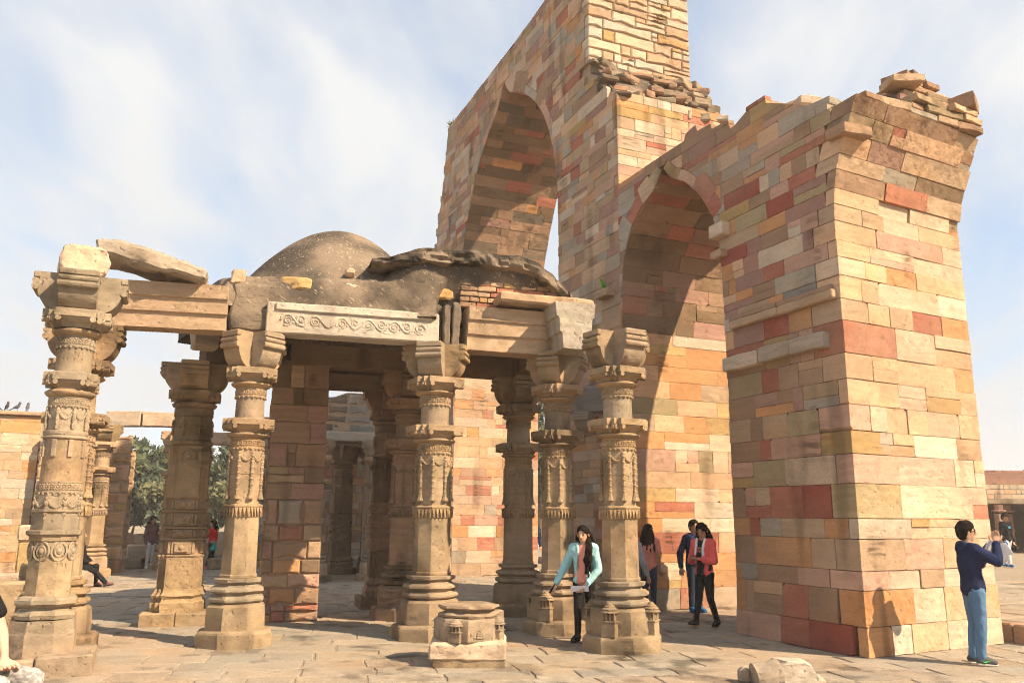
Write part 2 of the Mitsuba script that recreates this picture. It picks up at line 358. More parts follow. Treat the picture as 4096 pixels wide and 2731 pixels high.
# the broken end, lit by the sun
endmap = lambda x, z, d: np.column_stack([x, yend(z) + .09 * (x - XF) + d - .06 * np.clip(.9 - z, 0, 1), z])
for i in range(ncr):
    if zs[i] > 7.36: break
    f1 = sbox(XF - .004, zs[i], XB, min(zs[i + 1], 7.42))
    first = rng.uniform(.5, 1.1)
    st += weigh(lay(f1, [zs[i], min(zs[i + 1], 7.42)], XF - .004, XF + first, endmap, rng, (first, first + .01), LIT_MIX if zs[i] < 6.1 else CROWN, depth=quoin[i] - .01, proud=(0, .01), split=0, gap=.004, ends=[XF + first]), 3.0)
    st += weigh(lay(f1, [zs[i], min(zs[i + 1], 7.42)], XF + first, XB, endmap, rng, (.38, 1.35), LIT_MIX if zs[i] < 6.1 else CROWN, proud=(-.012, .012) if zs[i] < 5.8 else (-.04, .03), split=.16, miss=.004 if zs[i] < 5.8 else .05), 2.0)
# far jamb and soffit of the arch
LpL, PL, NL = path_frame(L_)
soff = lambda x, s, d: np.column_stack([x, PL(s)[:, 0], PL(s)[:, 1]]) + np.column_stack([0 * d, -NL(s)[:, 0] * (d - .005), -NL(s)[:, 1] * (d - .005)]) * (1 if NL(np.array([1.0]))[0, 0] < 0 else -1)
zz = course_list(0, LpL, rng, .24, .4)
SOOT_SHADE = [('brown', 12), ('umber', 12), ('mauve', 5), ('brick', 5), ('orange', 3), ('dark', 4)]  # soot stains, with the shade under the arch put into the colour too
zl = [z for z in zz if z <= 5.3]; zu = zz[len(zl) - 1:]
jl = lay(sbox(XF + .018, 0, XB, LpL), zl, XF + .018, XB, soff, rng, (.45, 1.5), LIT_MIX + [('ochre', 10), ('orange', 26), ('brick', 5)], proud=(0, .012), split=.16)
jl += lay(sbox(XF + .018, 0, XB, LpL), zu, XF + .018, XB, soff, rng, (.4, 1.1), SOOT_SHADE, proud=(0, .02), split=.16)
st += weigh([(a, (v, f), c, r) for a, (v, f), c, r in jl], 1.2)
LpR, PR, NR = path_frame(R_)
soffr = lambda x, s, d: np.column_stack([x, PR(s)[:, 0], PR(s)[:, 1]]) + np.column_stack([0 * d, NR(s)[:, 0] * (d - .005), NR(s)[:, 1] * (d - .005)]) * (1 if NR(np.array([1.0]))[0, 0] < 0 else -1)
st += weigh(lay(sbox(XF + .018, 0, XB, LpR), course_list(0, LpR, rng, .3, .45), XF + .018, XB, soffr, rng, (.5, 1.2), SOOT_SHADE, flip=True), .1)
put_stones(thing, st)
# string courses, corbels and slabs that stand proud of the face
for (y0, y1, z0, z1, pr, m) in [(8.25, 10.45, 4.62, 4.75, .10, 'tan'), (8.3, 10.5, 4.75, 4.84, .06, 'brown'), (8.45, 9.78, 3.98, 4.2, .13, 'grey'), (9.8, 10.62, 3.96, 4.18, .13, 'pale'),
        (10.42, 10.78, 6.22, 6.44, .16, 'pale'), (10.5, 10.8, 5.86, 6.0, .14, 'tan'), (13.5, 14.0, 4.95, 5.1, .12, 'tan')]:
    nn = 2 if y1 - y0 > 1 else 1
    for q in range(nn):
        a, b = y0 + (y1 - y0) * q / nn, y0 + (y1 - y0) * (q + 1) / nn - .008
        emit(f'{thing}__ledge', block(XF - pr, XF + .1, a, b, z0, z1, seed=int(y0 * 10 + q), ch=.018, amp=.012), mat=m, r=rng.random(), smooth=35)
emit(f'{thing}__ledge', block(8.40, 8.92, yend(7.0) - .05, yend(7.0) + .3, 6.86, 7.02, seed=77, ch=.016, amp=.02), mat='brown', r=.6, smooth=35)
# broken blocks on top of the end
tops = [(9.3, 8.0, 7.42, .8, .45, .12, -.05, 'tan'), (8.85, 8.5, 7.50, .6, .5, .12, .1, 'grey'), (9.0, 7.95, 7.42, .5, .4, .10, .1, 'brown')]
gq = np.random.default_rng(91)
for q in range(8):                                               # ragged layers that step back and rise towards the right
    z = 7.40 + q * .118; x = 9.55 + .08 * q + gq.uniform(0, .15); hi_ = 11.26 - .02 * q if q < 4 else 11.2 - .04 * q
    while x < hi_ - .15:
        lx = min(gq.uniform(.28, .75), hi_ - x); yf = 7.76 + .02 * q if q < 3 else 7.72 + .075 * q
        tops.append((x + lx / 2, yf + .32 + gq.uniform(-.05, .06), z, lx - .01, .64, gq.uniform(.095, .116), gq.normal(.03, .06), pick(gq, CROWN)))
        x += lx
for x, y, z, lx, ly, lz, a, m in ((11.0, 7.95, 7.74, .4, .4, .22, .5, 'brown'), (10.45, 8.5, 8.33, .6, .4, .1, .35, 'brown'), (10.6, 8.5, 8.42, .45, .35, .09, .3, 'umber'), (9.95, 8.1, 8.0, .5, .4, .12, -.3, 'tan')): tops.append((x, y, z, lx, ly, lz, a, m))
emit(f'{thing}__broken_core', rough(bx(9.8, 11.1, 8.05, 8.9, 7.2, 7.9, .05), .05, 2.5, 17, .15), 'mat_plaster', smooth=True)
for i, (x, y, z, lx, ly, lz, a, m) in enumerate(tops):
    emit(f'{thing}__broken_block', xf(block(-lx / 2, lx / 2, -ly / 2, ly / 2, 0, lz, seed=40 + i, ch=.010, amp=.03), (x, y, z), a), mat=m, r=gq.uniform(0, .7), smooth=25)
for i in range(16):
    y = 8.5 + i * .33; z = np.interp(y, [p[0] for p in TOPL], [p[1] for p in TOPL])
    x = rng.uniform(XF + .3, XB - .3)
    emit(f'{thing}__broken_block', xf(block(-.25, .25, -.18, .18, -.05, .13, seed=70 + i, amp=.03), (x, y, z), rng.uniform(0, 3)), mat=pick(rng, TALL_MIX), r=rng.random(), smooth=30)

# --- tall arch
thing = 'tall_arch_wall'
tag(thing, 'taller ruined pointed arch wall of buff stone courses rising out of the picture', 'ruined wall')
TR = smooth_line([(16.55, 0), (16.52, 8.2), (16.6, 9.6), (16.85, 10.6), (17.3, 11.5), (18.0, 12.3), (18.75, 12.85), (19.45, 13.2), (19.85, 13.75)], 34)
TL = smooth_line([(23.45, 0), (23.4, 7.4), (23.1, 9.1), (22.55, 10.5), (21.9, 11.7), (21.1, 12.5), (20.3, 13.05), (19.85, 13.75)], 34)
ZT = 16.4
LEFT = [(26.6, 0), (26.45, 3), (26.3, 6), (26.1, 8.2), (25.75, 9.9), (25.4, 10.6), (25.3, 11.4), (25.0, 12.0), (24.75, 13.0), (24.55, 14.0), (24.5, 14.35)]
def topline(y): return 14.35 + (24.5 - y) * -.012
tall_poly = Polygon([(YB, 0), (YB, 10.35), (14.2, 10.7), (14.55, 11.2), (15.0, 11.5), (15.0, ZT), (15.9, ZT), (16.5, 14.7), (19.0, 14.5)] + LEFT[::-1] + list(TL) + list(TR[::-1])[1:])
emit(f'{thing}__core', core_solid(tall_poly, XF + .04, XB, .035), mat='mortar')
face = tall_poly.buffer(-.002)
ring_st, ringT = arch_stones(((clipz(TR, 10.6), 1), (clipz(TL, 11.6), -1)), face, TALL_MIX, (.4, 1.1), (.2, .6))
zs = course_list(0, ZT, rng, .16, .29); ncr = len(zs) - 1
st = list(ring_st)
def ystart(z): return YB if z < 10.45 else (15.0 if z > 11.45 else YB + (z - 10.45) * 1.17)
quoin = [rng.choice([.16, .3, .42]) for _ in range(ncr)]
st += weigh(lay(face.difference(ringT), zs, YB, 26.7, front, rng, (.26, .85), TALL_MIX, starts=[ystart((zs[i] + zs[i + 1]) / 2) + (quoin[i] if zs[i] > 8 else 0) for i in range(ncr)], flip=True, proud=(0, .018), split=.10, tone=.6), 1.0)  # tone lowered likewise: shade of this face painted into the stones
for i in range(ncr):
    if zs[i] < 7.4 or zs[i] > 16: continue
    zt = min(zs[i + 1], 16.4)
    if 10.35 < zs[i] < 11.5: continue
    upper = zs[i] > 11
    y0 = ystart((zs[i] + zt) / 2)
    em = lambda x, z, d, y0=y0: np.column_stack([x, y0 + d, z])
    xr = XB if not upper else XB - .02 * 0
    f1 = sbox(XF - .004, zs[i], xr, zt); first = rng.uniform(.35, .9)
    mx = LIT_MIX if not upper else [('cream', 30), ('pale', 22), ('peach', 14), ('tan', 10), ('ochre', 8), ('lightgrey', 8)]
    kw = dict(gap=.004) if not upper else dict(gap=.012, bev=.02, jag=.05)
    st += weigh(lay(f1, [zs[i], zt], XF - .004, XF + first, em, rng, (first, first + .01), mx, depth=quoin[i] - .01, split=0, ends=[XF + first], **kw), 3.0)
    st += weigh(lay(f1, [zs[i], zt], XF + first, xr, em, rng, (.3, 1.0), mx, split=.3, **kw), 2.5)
LpT, PT, NT = path_frame(TL)
sgn = 1 if NT(np.array([1.0]))[0, 0] < 0 else -1
softl = lambda x, s, d: np.column_stack([x, PT(s)[:, 0] - sgn * NT(s)[:, 0] * (d - .005), PT(s)[:, 1] - sgn * NT(s)[:, 1] * (d - .005)])
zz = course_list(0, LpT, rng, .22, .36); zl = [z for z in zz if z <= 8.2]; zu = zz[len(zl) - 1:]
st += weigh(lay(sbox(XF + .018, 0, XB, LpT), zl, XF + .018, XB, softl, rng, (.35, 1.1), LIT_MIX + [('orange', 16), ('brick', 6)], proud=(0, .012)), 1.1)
st += weigh(lay(sbox(XF + .018, 0, XB, LpT), zu, XF + .018, XB, softl, rng, (.35, 1.1), SOOT_SHADE, proud=(0, .02)), 1.1)
LpT2, PT2, NT2 = path_frame(TR)
sg2 = 1 if NT2(np.array([1.0]))[0, 0] < 0 else -1
softr = lambda x, s, d: np.column_stack([x, PT2(s)[:, 0] + sg2 * NT2(s)[:, 0] * (d - .005), PT2(s)[:, 1] + sg2 * NT2(s)[:, 1] * (d - .005)])
st += weigh(lay(sbox(XF + .018, 6, XB, LpT2), course_list(6, LpT2, rng, .3, .45), XF + .018, XB, softr, rng, (.6, 1.2), SOOT_SHADE, flip=True), .1)
put_stones(thing, st)
# keystone, ragged rubble break on the lit end, teeth on the far edge
for i, (y, z) in enumerate([(19.9, 13.95)]):
    emit(f'{thing}__keystone', block(XF - .03, XF + .3, 19.45, 20.3, 13.66, 14.1, seed=3, ch=.01, amp=.01), mat='peach', r=.5, smooth=30)
rb = rough(prof(lambda a: np.array([[XF + .1, YB + .25 + a], [XB + .02, YB + .25 + a], [XB + .02, 16.0], [XF + .1, 16.0]]), [(10.2, 0), (10.6, .1), (11.0, .35), (11.5, .65), (11.75, .9)]), .09, 1.8, 5, .14)
emit(f'{thing}__rubble_core', rb, 'mat_plaster', smooth=True)
for i in range(46):
    z = rng.uniform(10.3, 11.7); t = (z - 10.4) / 1.3
    y = YB + np.clip(t, 0, 1) * 1.0 + rng.uniform(.02, .2); x = rng.uniform(XF, XB + .05) if i > 8 else rng.uniform(XB - .2, XB + .12)
    lx, ly, lz = rng.uniform(.2, .6), rng.uniform(.2, .45), rng.uniform(.10, .22)
    emit(f'{thing}__rubble_stone', xf(block(-lx / 2, lx / 2, -ly / 2, ly / 2, -lz / 2, lz / 2, seed=100 + i, ch=.03, amp=.05, sub=.1), (x, y, z), rng.uniform(-.6, .6)), mat=pick(rng, [('pillar_grey', 4), ('brown', 5), ('grey', 2), ('dark', 4), ('pillar', 3)]), r=rng.random(), smooth=30)
for i in range(26):
    z = 1 + i * .5; y = np.interp(z, [p[1] for p in LEFT], [p[0] for p in LEFT])
    emit(f'{thing}__edge_stone', xf(block(-.22, .22, -.14, .14, -.15, .15, seed=200 + i, amp=.04), (XF + .22, y + rng.uniform(-.04, .1), z), rng.uniform(-.2, .2)), mat=pick(rng, TALL_MIX), r=rng.random(), smooth=30)
for y, z0, lx in ((14.6, 11.1, .7), (14.1, 10.55, .6)): pass

# ---------------------------------------------------------------- carved pillars
PA = math.radians(-7.5)                                    # the pavilion's turn
e1 = np.array([math.cos(PA), math.sin(PA)]); e2 = np.array([-math.sin(PA), math.cos(PA)])
octo = lambda a: ngon(8, a)
circ = lambda a: ngon(28, a)
def redent(a):
    """a square with twice-stepped corners"""
    b, c = a * .80, a * .62
    q = np.array([[a, -c], [a, c], [b, c], [b, b], [c, b], [c, a]])
    out = []
    for k in range(4):
        t = k * math.pi / 2; R = np.array([[math.cos(t), -math.sin(t)], [math.sin(t), math.cos(t)]])
        out.append(q @ R.T)
    return np.vstack(out)
def bead(p, r, sub=0, sq=(1, 1, 1)):
    m = trimesh.creation.icosphere(subdivisions=sub, radius=r)
    return np.array(m.vertices) * np.array(sq) + np.asarray(p, float), np.array(m.faces)
def torus(p, axis, R, r, n=10, m=5):
    a = np.asarray(axis, float); a /= np.linalg.norm(a)
    x = np.cross(a, [0, 0, 1.0]); x = x / np.linalg.norm(x) if np.linalg.norm(x) > .1 else np.array([1.0, 0, 0]); y = np.cross(a, x)
    i, j = np.meshgrid(np.arange(n), np.arange(m), indexing='ij')
    t, s = 2 * np.pi * i / n, 2 * np.pi * j / m
    d = np.cos(t)[..., None] * x + np.sin(t)[..., None] * y
    v = (np.asarray(p) + d * (R + r * np.cos(s))[..., None] + a * (r * np.sin(s))[..., None]).reshape(-1, 3)
    g = lambda i, j: (i % n) * m + j % m
    i, j = i.ravel(), j.ravel()
    return v, np.vstack([np.stack([g(i, j), g(i + 1, j), g(i + 1, j + 1)], 1), np.stack([g(i, j), g(i + 1, j + 1), g(i, j + 1)], 1)])
def cyl_between(p, q, r, n=8, r2=None):
    p, q = np.asarray(p, float), np.asarray(q, float); a = (q - p) / np.linalg.norm(q - p)
    x = np.cross(a, [0, 0, 1.0] if abs(a[2]) < .9 else [1.0, 0, 0]); x /= np.linalg.norm(x); y = np.cross(a, x)
    t = 2 * np.pi * np.arange(n) / n; d = np.cos(t)[:, None] * x + np.sin(t)[:, None] * y
    return loft([p + d * r, q + d * (r if r2 is None else r2)])
def flange(z0, a, h=.19, seed=0):
    s = prof(redent, [(z0, a * .66), (z0 + h * .18, a * .70), (z0 + h * .42, a * .90), (z0 + h * .52, a * .93), (z0 + h * .55, a), (z0 + h * .96, a), (z0 + h, a * .97)])
    sc = []
    for k in range(4):
        t = k * math.pi / 2; R = np.array([[math.cos(t), -math.sin(t)], [math.sin(t), math.cos(t)]])
        for (x, y) in ((.98, .54), (.80, .74), (.74, .80), (.54, .98), (.98, -.54)):
            x, y = R @ np.array([x, y]) * a * .93
            d = R @ (np.array([1, 0.0]) if abs(_pick(x, y, R)[0]) > abs(_pick(x, y, R)[1]) else np.array([0, 1.0]))
            sc.append(cyl_between((x - d[0] * .05, y - d[1] * .05, z0 + h * .40), (x + d[0] * .035, y + d[1] * .035, z0 + h * .40), .034, 8))
    return cat_(s, *sc)
def _pick(x, y, R): return R.T @ np.array([x, y])
def carved(z0, z1, a, n=22):
    """a ring carved with scrolls between two fillets"""
    h = z1 - z0
    body = prof(circ, [(z0, a * .97), (z0 + .012, a), (z0 + h * .2, a), (z0 + h * .23, a * .965), (z0 + h * .86, a * .965), (z0 + h * .88, a), (z1, a), (z1 + .002, a * .9)])
    ms = [body]
    for k in range(n):
        t = 2 * math.pi * k / n; d = np.array([math.cos(t), math.sin(t), 0])
        ms.append(torus(d * a * .966 + [0, 0, z0 + h * .54], d, h * .22, h * .095, 8, 4))
        ms.append(bead(d * a * .966 + [0, 0, z0 + h * .54], h * .13))
        t2 = t + math.pi / n; d2 = np.array([math.cos(t2), math.sin(t2), 0])
        ms.append(bead(d2 * a * .968 + [0, 0, z0 + h * .72], h * .11)); ms.append(bead(d2 * a * .968 + [0, 0, z0 + h * .36], h * .11))
        ms.append(bead(d2 * a * .985 + [0, 0, z0 + h * .02], h * .14))
    return cat_(*ms)
def leaves(z0, z1, a, per=5):
    """hanging pointed leaves round an octagon"""
    h = z1 - z0
    ms = [prof(octo, [(z0, a * .93), (z1, a * .95)])]
    R = octo(a)
    for k in range(8):
        p, q = R[k], R[(k + 1) % 8]; n = (p + q) / 2; n = n / np.linalg.norm(n)
        for i in range(per):
            u0, u1 = p + (q - p) * (i + .06) / per, p + (q - p) * (i + .94) / per; m = (u0 + u1) / 2
            o = n * -.03; f = n * .006
            V = np.array([[*(u0 + f), z1], [*(u1 + f), z1], [*(m + f * 2), z0 - .005], [*(u0 + o), z1], [*(u1 + o), z1], [*(m + o), z0 - .005], [*(u0 * .5 + m * .5 + f * 2.5), z0 + h * .5], [*(u1 * .5 + m * .5 + f * 2.5), z0 + h * .5]])
            ms.append((V, np.array([[0, 6, 7], [0, 7, 1], [6, 2, 7], [0, 3, 5], [0, 5, 2], [0, 2, 6], [1, 7, 2], [1, 2, 5], [1, 5, 4], [0, 1, 4], [0, 4, 3]])))
    return cat_(*ms)
def garlands(z0, z1, a, n=8, rot=0.0, bell=True, bits=15):
    """bead chains with bells down the arrises and swags slung between them"""
    ms = []; R = ngon(n, a, rot) * 1.005
    for k in range(n):
        x, y = R[k]; h = z1 - z0
        for i in range(bits):
            z = z1 - .05 - i * (h * .80) / bits
            ms.append(bead((x, y, z), .025 + .007 * (i % 2), 0, (1, 1, 1.2)))
        if bell:
            d = np.array([x, y]) * 1.0
            ms.append(xf(prof(lambda r: ngon(8, r), [(0, .050), (.02, .047), (.05, .034), (.10, .026), (.115, .012)]), (d[0], d[1], z0 + h * .07)))
            ms.append(bead((x, y, z0 + h * .045), .013))
        x2, y2 = R[(k + 1) % n]
        nb = 11
        for i in range(1, nb):
            t = i / nb; sag = .10 * 4 * t * (1 - t)
            ms.append(bead((x + (x2 - x) * t, y + (y2 - y) * t, z1 - .05 - sag), .023))
    return cat_(*ms)
def arm(r, w, h, base=.20):
    """one bracket of a capital, pointing along +x"""
    t = np.linspace(0, math.pi / 2, 9)
    belly = [(base + (r * .90 - base) * math.sin(k), h * .62 * (1 - math.cos(k))) for k in t]
    P = [(0, 0)] + belly + [(r * .93, h * .66), (r * .97, h * .68), (r * .985, h * .74), (r * .95, h * .80), (r * .90, h * .80), (r * .90, h * .83), (r, h * .86), (r, h * .97), (r * .98, h), (0, h)]
    v, f = cat_(trimesh.creation.extrude_polygon(Polygon(P).buffer(0), w, engine='earcut'))
    m = np.column_stack([v[:, 0], v[:, 2] - w / 2, v[:, 1]]), f[:, ::-1]
    fil = bx(r * .86, r * .985, -w / 2 - .012, w / 2 + .012, h * .84, h * .985, .008)
    sc = cyl_between((r * .94, -w / 2 - .014, h * .60), (r * .94, w / 2 + .014, h * .60), .042, 10)
    roll = cyl_between((r * .955, -w / 2 - .006, h * .755), (r * .955, w / 2 + .006, h * .755), .034, 10)
    return cat_(m, fil, sc, roll)
def capital(P, z0, r, w, h, base=.2):
    P['bracket_capital'] = (xf(prof(octo, [(0, base), (h * .3, base * 1.1), (h * .97, base * 1.25)]), (0, 0, z0)), 25)
    for k in range(4): P['bracket_capital__bracket' + (f'_{k:03d}' if k else '')] = (xf(arm(r, w, h - .002 * (k % 2), base), (0, 0, z0), k * math.pi / 2), 25)
def niche(w, h):
    """a little pillared shrine in relief, facing +x"""
    ms = [bx(-.03, w * .45, -w / 2, w / 2, 0, h * .42, .008), bx(-.03, w * .52, -w * .56, w * .56, h * .42, h * .47, .004), bx(-.03, w * .14, -w * .4, w * .4, h * .47, h * .72)]
    for y in (-.42, -.14, .14, .42): ms.append(xf(prof(lambda a: ngon(6, a), [(h * .47, w * .07), (h * .70, w * .06), (h * .71, w * .09)]), (w * .36, y * w, 0)))
    for k, (s, zz) in enumerate(((.62, .71), (.52, .79), (.36, .86), (.2, .92))): ms.append(xf(prof(lambda a: ngon(12, a), [(0, w * s), (h * .03, w * s), (h * .075, w * s * .7)]), (w * .06, 0, zz * h)))
    return cat_(*ms)
def jit(m, amp=.006, seed=0, sub=.16): return rough(m, amp, 4.0, seed, sub)

OCT_PARTS = None
def oct_parts():
    global OCT_PARTS
    if OCT_PARTS: return OCT_PARTS
    P = {}
    P['plinth'] = (rough(prof(octo, [(-.06, .52), (.16, .52), (.19, .505), (.21, .47)]), .022, 2.6, 1, .13), 30)
    P['pedestal'] = (rough(prof(octo, [(.19, .405), (.21, .415), (.40, .41), (.50, .40), (.53, .375), (.545, .33)]), .012, 3, 2, .12), 30)
    P['base_moulding'] = (rough(prof(octo, [(.54, .31), (.555, .345), (.575, .375), (.60, .38), (.63, .365), (.645, .32), (.66, .31), (.685, .345), (.70, .375), (.73, .37), (.755, .335), (.765, .285), (.80, .275), (.805, .31), (.82, .325), (.86, .33), (.87, .26)]), .008, 5, 3, .1), 30)
    P['octagonal_shaft'] = (prof(octo, [(.865, .25), (.875, .262), (.905, .264), (.915, .25), (1.1, .246), (1.4, .243), (1.72, .24)]), 20)
    P['leaf_band'] = (cat_(leaves(1.675, 1.80, .272, 4), prof(octo, [(1.798, .262), (1.805, .283), (1.825, .287), (1.835, .275), (1.85, .24)])), False)
    P['garlanded_shaft'] = (cat_(prof(octo, [(1.845, .230), (2.232, .2285), (2.238, .222)]), prof(octo, [(2.238, .222), (2.246, .2285), (2.6, .228)])), 20)
    P['garland'] = (garlands(1.86, 2.585, .233), False)
    P['carved_band'] = (carved(2.59, 2.745, .248), 30)
    P['disc_moulding'] = (prof(circ, [(2.745, .24), (2.76, .29), (2.785, .315), (2.80, .315), (2.825, .255)]), 40)
    P['flange'] = (flange(2.815, .375), 25)
    P['drum'] = (prof(circ, [(3.005, .222), (3.01, .215), (3.31, .207)]), 40)
    P['carved_band_001'] = (carved(3.31, 3.45, .228, 20), 30)
    P['disc_moulding_001'] = (prof(circ, [(3.45, .225), (3.47, .27), (3.495, .30), (3.51, .30), (3.54, .24)]), 40)
    P['flange_001'] = (flange(3.53, .372), 25)
    capital(P, 3.72, .48, .36, .51)
    OCT_PARTS = P
    return P
def add_pillar(base, parts, loc, rz, mats, label, group=None, cat='pillar', scale=1.0, skip=(), turn=0, cache={}):
    k = key_for(base); tag(k, label, cat, group)
    tw = T().translate([*loc, 0] if len(loc) == 2 else list(loc)).rotate([0, 0, 1], math.degrees(rz)).scale(scale)
    for i, (name, (m, sm)) in enumerate(parts.items()):
        if name in skip: continue
        mat = mats[i % len(mats)]; mat = mats.get(name, mats['*']) if isinstance(mats, dict) else mat
        ck = (id(m), mat)
        if ck not in cache:
            mesh = m; s = sm
            if sm:
                tm = trimesh.graph.smooth_shade(trimesh.Trimesh(m[0], m[1], process=False), angle=np.radians(sm), facet_minarea=None); mesh = (np.array(tm.vertices), np.array(tm.faces)); s = True
            cache[ck] = mikit.ply(mesh, 'mat_stone', smooth=s, uv=uvconst(len(mesh[0]), mat, .25 + .5 * ((i * 37 + len(k)) % 10) / 10))
        scene[f'{k}__{name}'] = {**cache[ck], 'to_world': tw @ T().rotate([0, 0, 1], turn) if turn and name.startswith('bracket_capital') else tw}
    return k, tw
PM = ['pillar', 'pillar', 'pillar_grey', 'pillar', 'pillar_warm', 'pillar', 'pillar', 'pillar_warm']
OP = oct_parts()
def centre(x, y): return (x, y)
pil = {}
for nm, loc, lab in (
    ('P2', (1.39, 12.28), 'carved octagonal pillar under the left end of the carved grey lintel'),
    ('P3', (4.03, 11.93), 'carved octagonal pillar under the right end of the carved grey lintel'),
    ('P4', (6.0, 11.74), 'carved octagonal pillar behind the walking girl in the turquoise jacket'),
    ('P5', (6.04, 9.98), 'free-standing carved octagonal pillar with its capital bare, in front of the girl in turquoise'),
    ('P6', (6.42, 14.15), 'shaded slim pillar behind the pillar row, seen right of the sunlit jamb'),
    ('P9', (4.35, 14.35), 'dark shaded pillar just behind the right lintel pillar')):
    rz = {'P5': math.radians(7), 'P4': math.radians(4), 'P3': math.radians(2)}.get(nm, PA)
    k, tw = add_pillar('carved_pillar', OP, loc, rz, PM if nm not in ('P9',) else ['umber', 'brown'], lab, 'carved pillars of the pavilion', turn={'P2': 40, 'P4': 40, 'P3': -35}.get(nm, 0), scale={'P2': [.92, .92, 1], 'P5': [.95, .95, 1], 'P4': [.95, .95, 1]}.get(nm, 1.0)); pil[nm] = k  # P9 gets a darker copy: patina plus roof shade in its colour
    if nm in ('P5', 'P4'):
        for q in range(4):
            t = PA + math.radians(45) + q * math.pi / 2
            emit(f'{k}__pedestal__niche', xf(niche(.19, .42), (loc[0] + math.cos(t) * .40, loc[1] + math.sin(t) * .40, .20), t), mat='pillar', r=.6, smooth=25)
# the tall weathered pillar at the left edge
W = {}
W['plinth'] = (cat_(block(-.62, -.02, -.46, .44, -.1, .17, 1, .02, .03), block(0, .62, -.48, .42, -.1, .22, 2, .02, .04)), 30)
W['pedestal'] = (rough(prof(octo, [(.16, .40), (.40, .40), (.44, .385), (.56, .375)]), .03, 2.5, 4, .12), 30)
W['base_moulding'] = (rough(prof(octo, [(.555, .30), (.57, .35), (.61, .365), (.655, .34), (.66, .29), (.69, .28), (.70, .33), (.73, .37), (.77, .365), (.80, .33), (.81, .28)]), .014, 4, 5, .1), 30)
W['octagonal_shaft'] = (rough(prof(octo, [(.80, .272), (1.1, .27), (1.40, .268), (1.405, .29), (1.46, .295)]), .006, 3, 6, .14), 30)
rel = []
for k in range(8):
    t = 2 * math.pi * (k + .5) / 8
    for r0, s in ((.10, .018), (.055, .02)): rel.append(torus((math.cos(t) * .275, math.sin(t) * .275, 1.29), (math.cos(t), math.sin(t), 0), r0, s, 12, 5))
    rel.append(bead((math.cos(t) * .275, math.sin(t) * .275, 1.29), .04, 1))
W['rosette'] = (cat_(*rel), 40)
W['shelf_moulding'] = (cat_(rough(prof(octo, [(1.455, .30), (1.475, .335), (1.51, .335), (1.52, .29), (1.70, .285), (1.72, .31), (1.745, .31), (1.75, .27), (1.92, .268)]), .006, 5, 7, .12), garlands(1.56, 1.92, .272, bell=False, bits=5)), 30)
W['carved_band'] = (carved(1.92, 2.06, .285, 24), 30)
W['drum'] = (rough(prof(circ, [(2.06, .262), (2.5, .255), (2.55, .258)]), .004, 3, 8, .14), 35)
for q in range(8): W['tassel' + (f'_{q:03d}' if q else '')] = (xf(bx(.25, .283, -.03, .03, 2.33, 2.53, .006), rz=2 * math.pi * (q + .5) / 8), False)
W['shelf_moulding_001'] = (prof(circ, [(2.53, .255), (2.545, .285), (2.56, .29), (2.575, .27), (2.59, .285), (2.63, .285), (2.64, .25)]), 40)
W['garlanded_shaft'] = (cat_(prof(circ, [(2.63, .252), (2.90, .25)]), garlands(2.62, 2.92, .25, bell=False, bits=7)), 40)
W['carved_band_001'] = (carved(2.90, 3.02, .27, 22), 30)
W['disc_moulding'] = (prof(circ, [(3.02, .26), (3.035, .30), (3.06, .325), (3.08, .325), (3.11, .27)]), 40)
W['flange'] = (flange(3.10, .345, .20), 25)
W['drum_001'] = (prof(circ, [(3.30, .235), (3.56, .23), (3.60, .232)]), 40)
W['carved_band_002'] = (carved(3.60, 3.74, .25, 20), 30)
W['disc_moulding_001'] = (prof(circ, [(3.74, .245), (3.76, .30), (3.785, .325), (3.80, .325), (3.84, .26)]), 40)
W['flange_001'] = (flange(3.83, .36, .2), 25)
capital(W, 4.02, .50, .40, .45)
for n_ in list(W):
    m_, s_m = W[n_]; fct = 1.0 if n_.startswith(('bracket', 'flange_001', 'plinth')) else .82
    W[n_] = ((np.asarray(m_[0]) * [fct, fct, 1], m_[1]), s_m)
W['plinth'] = ((np.asarray(W['plinth'][0][0]) * [.88, .95, 1], W['plinth'][0][1]), 30)
add_pillar('carved_pillar', W, (-.79, 11.0), PA + .1, ['pillar_grey', 'pillar_grey', 'pillar_grey', 'pillar', 'pillar_grey', 'pillar_grey', 'pillar_grey', 'pillar'], 'thick weathered pillar at the left edge, standing on two large blocks', 'carved pillars of the pavilion')
P1TOP = 4.47
k, _ = add_pillar('carved_pillar', OP, (-.80, 12.62), PA, ['pillar_warm', 'pillar'], 'warm sunlit pillar half hidden right behind the thick left pillar', 'carved pillars of the pavilion', scale=1.0)
pil['P1b'] = k
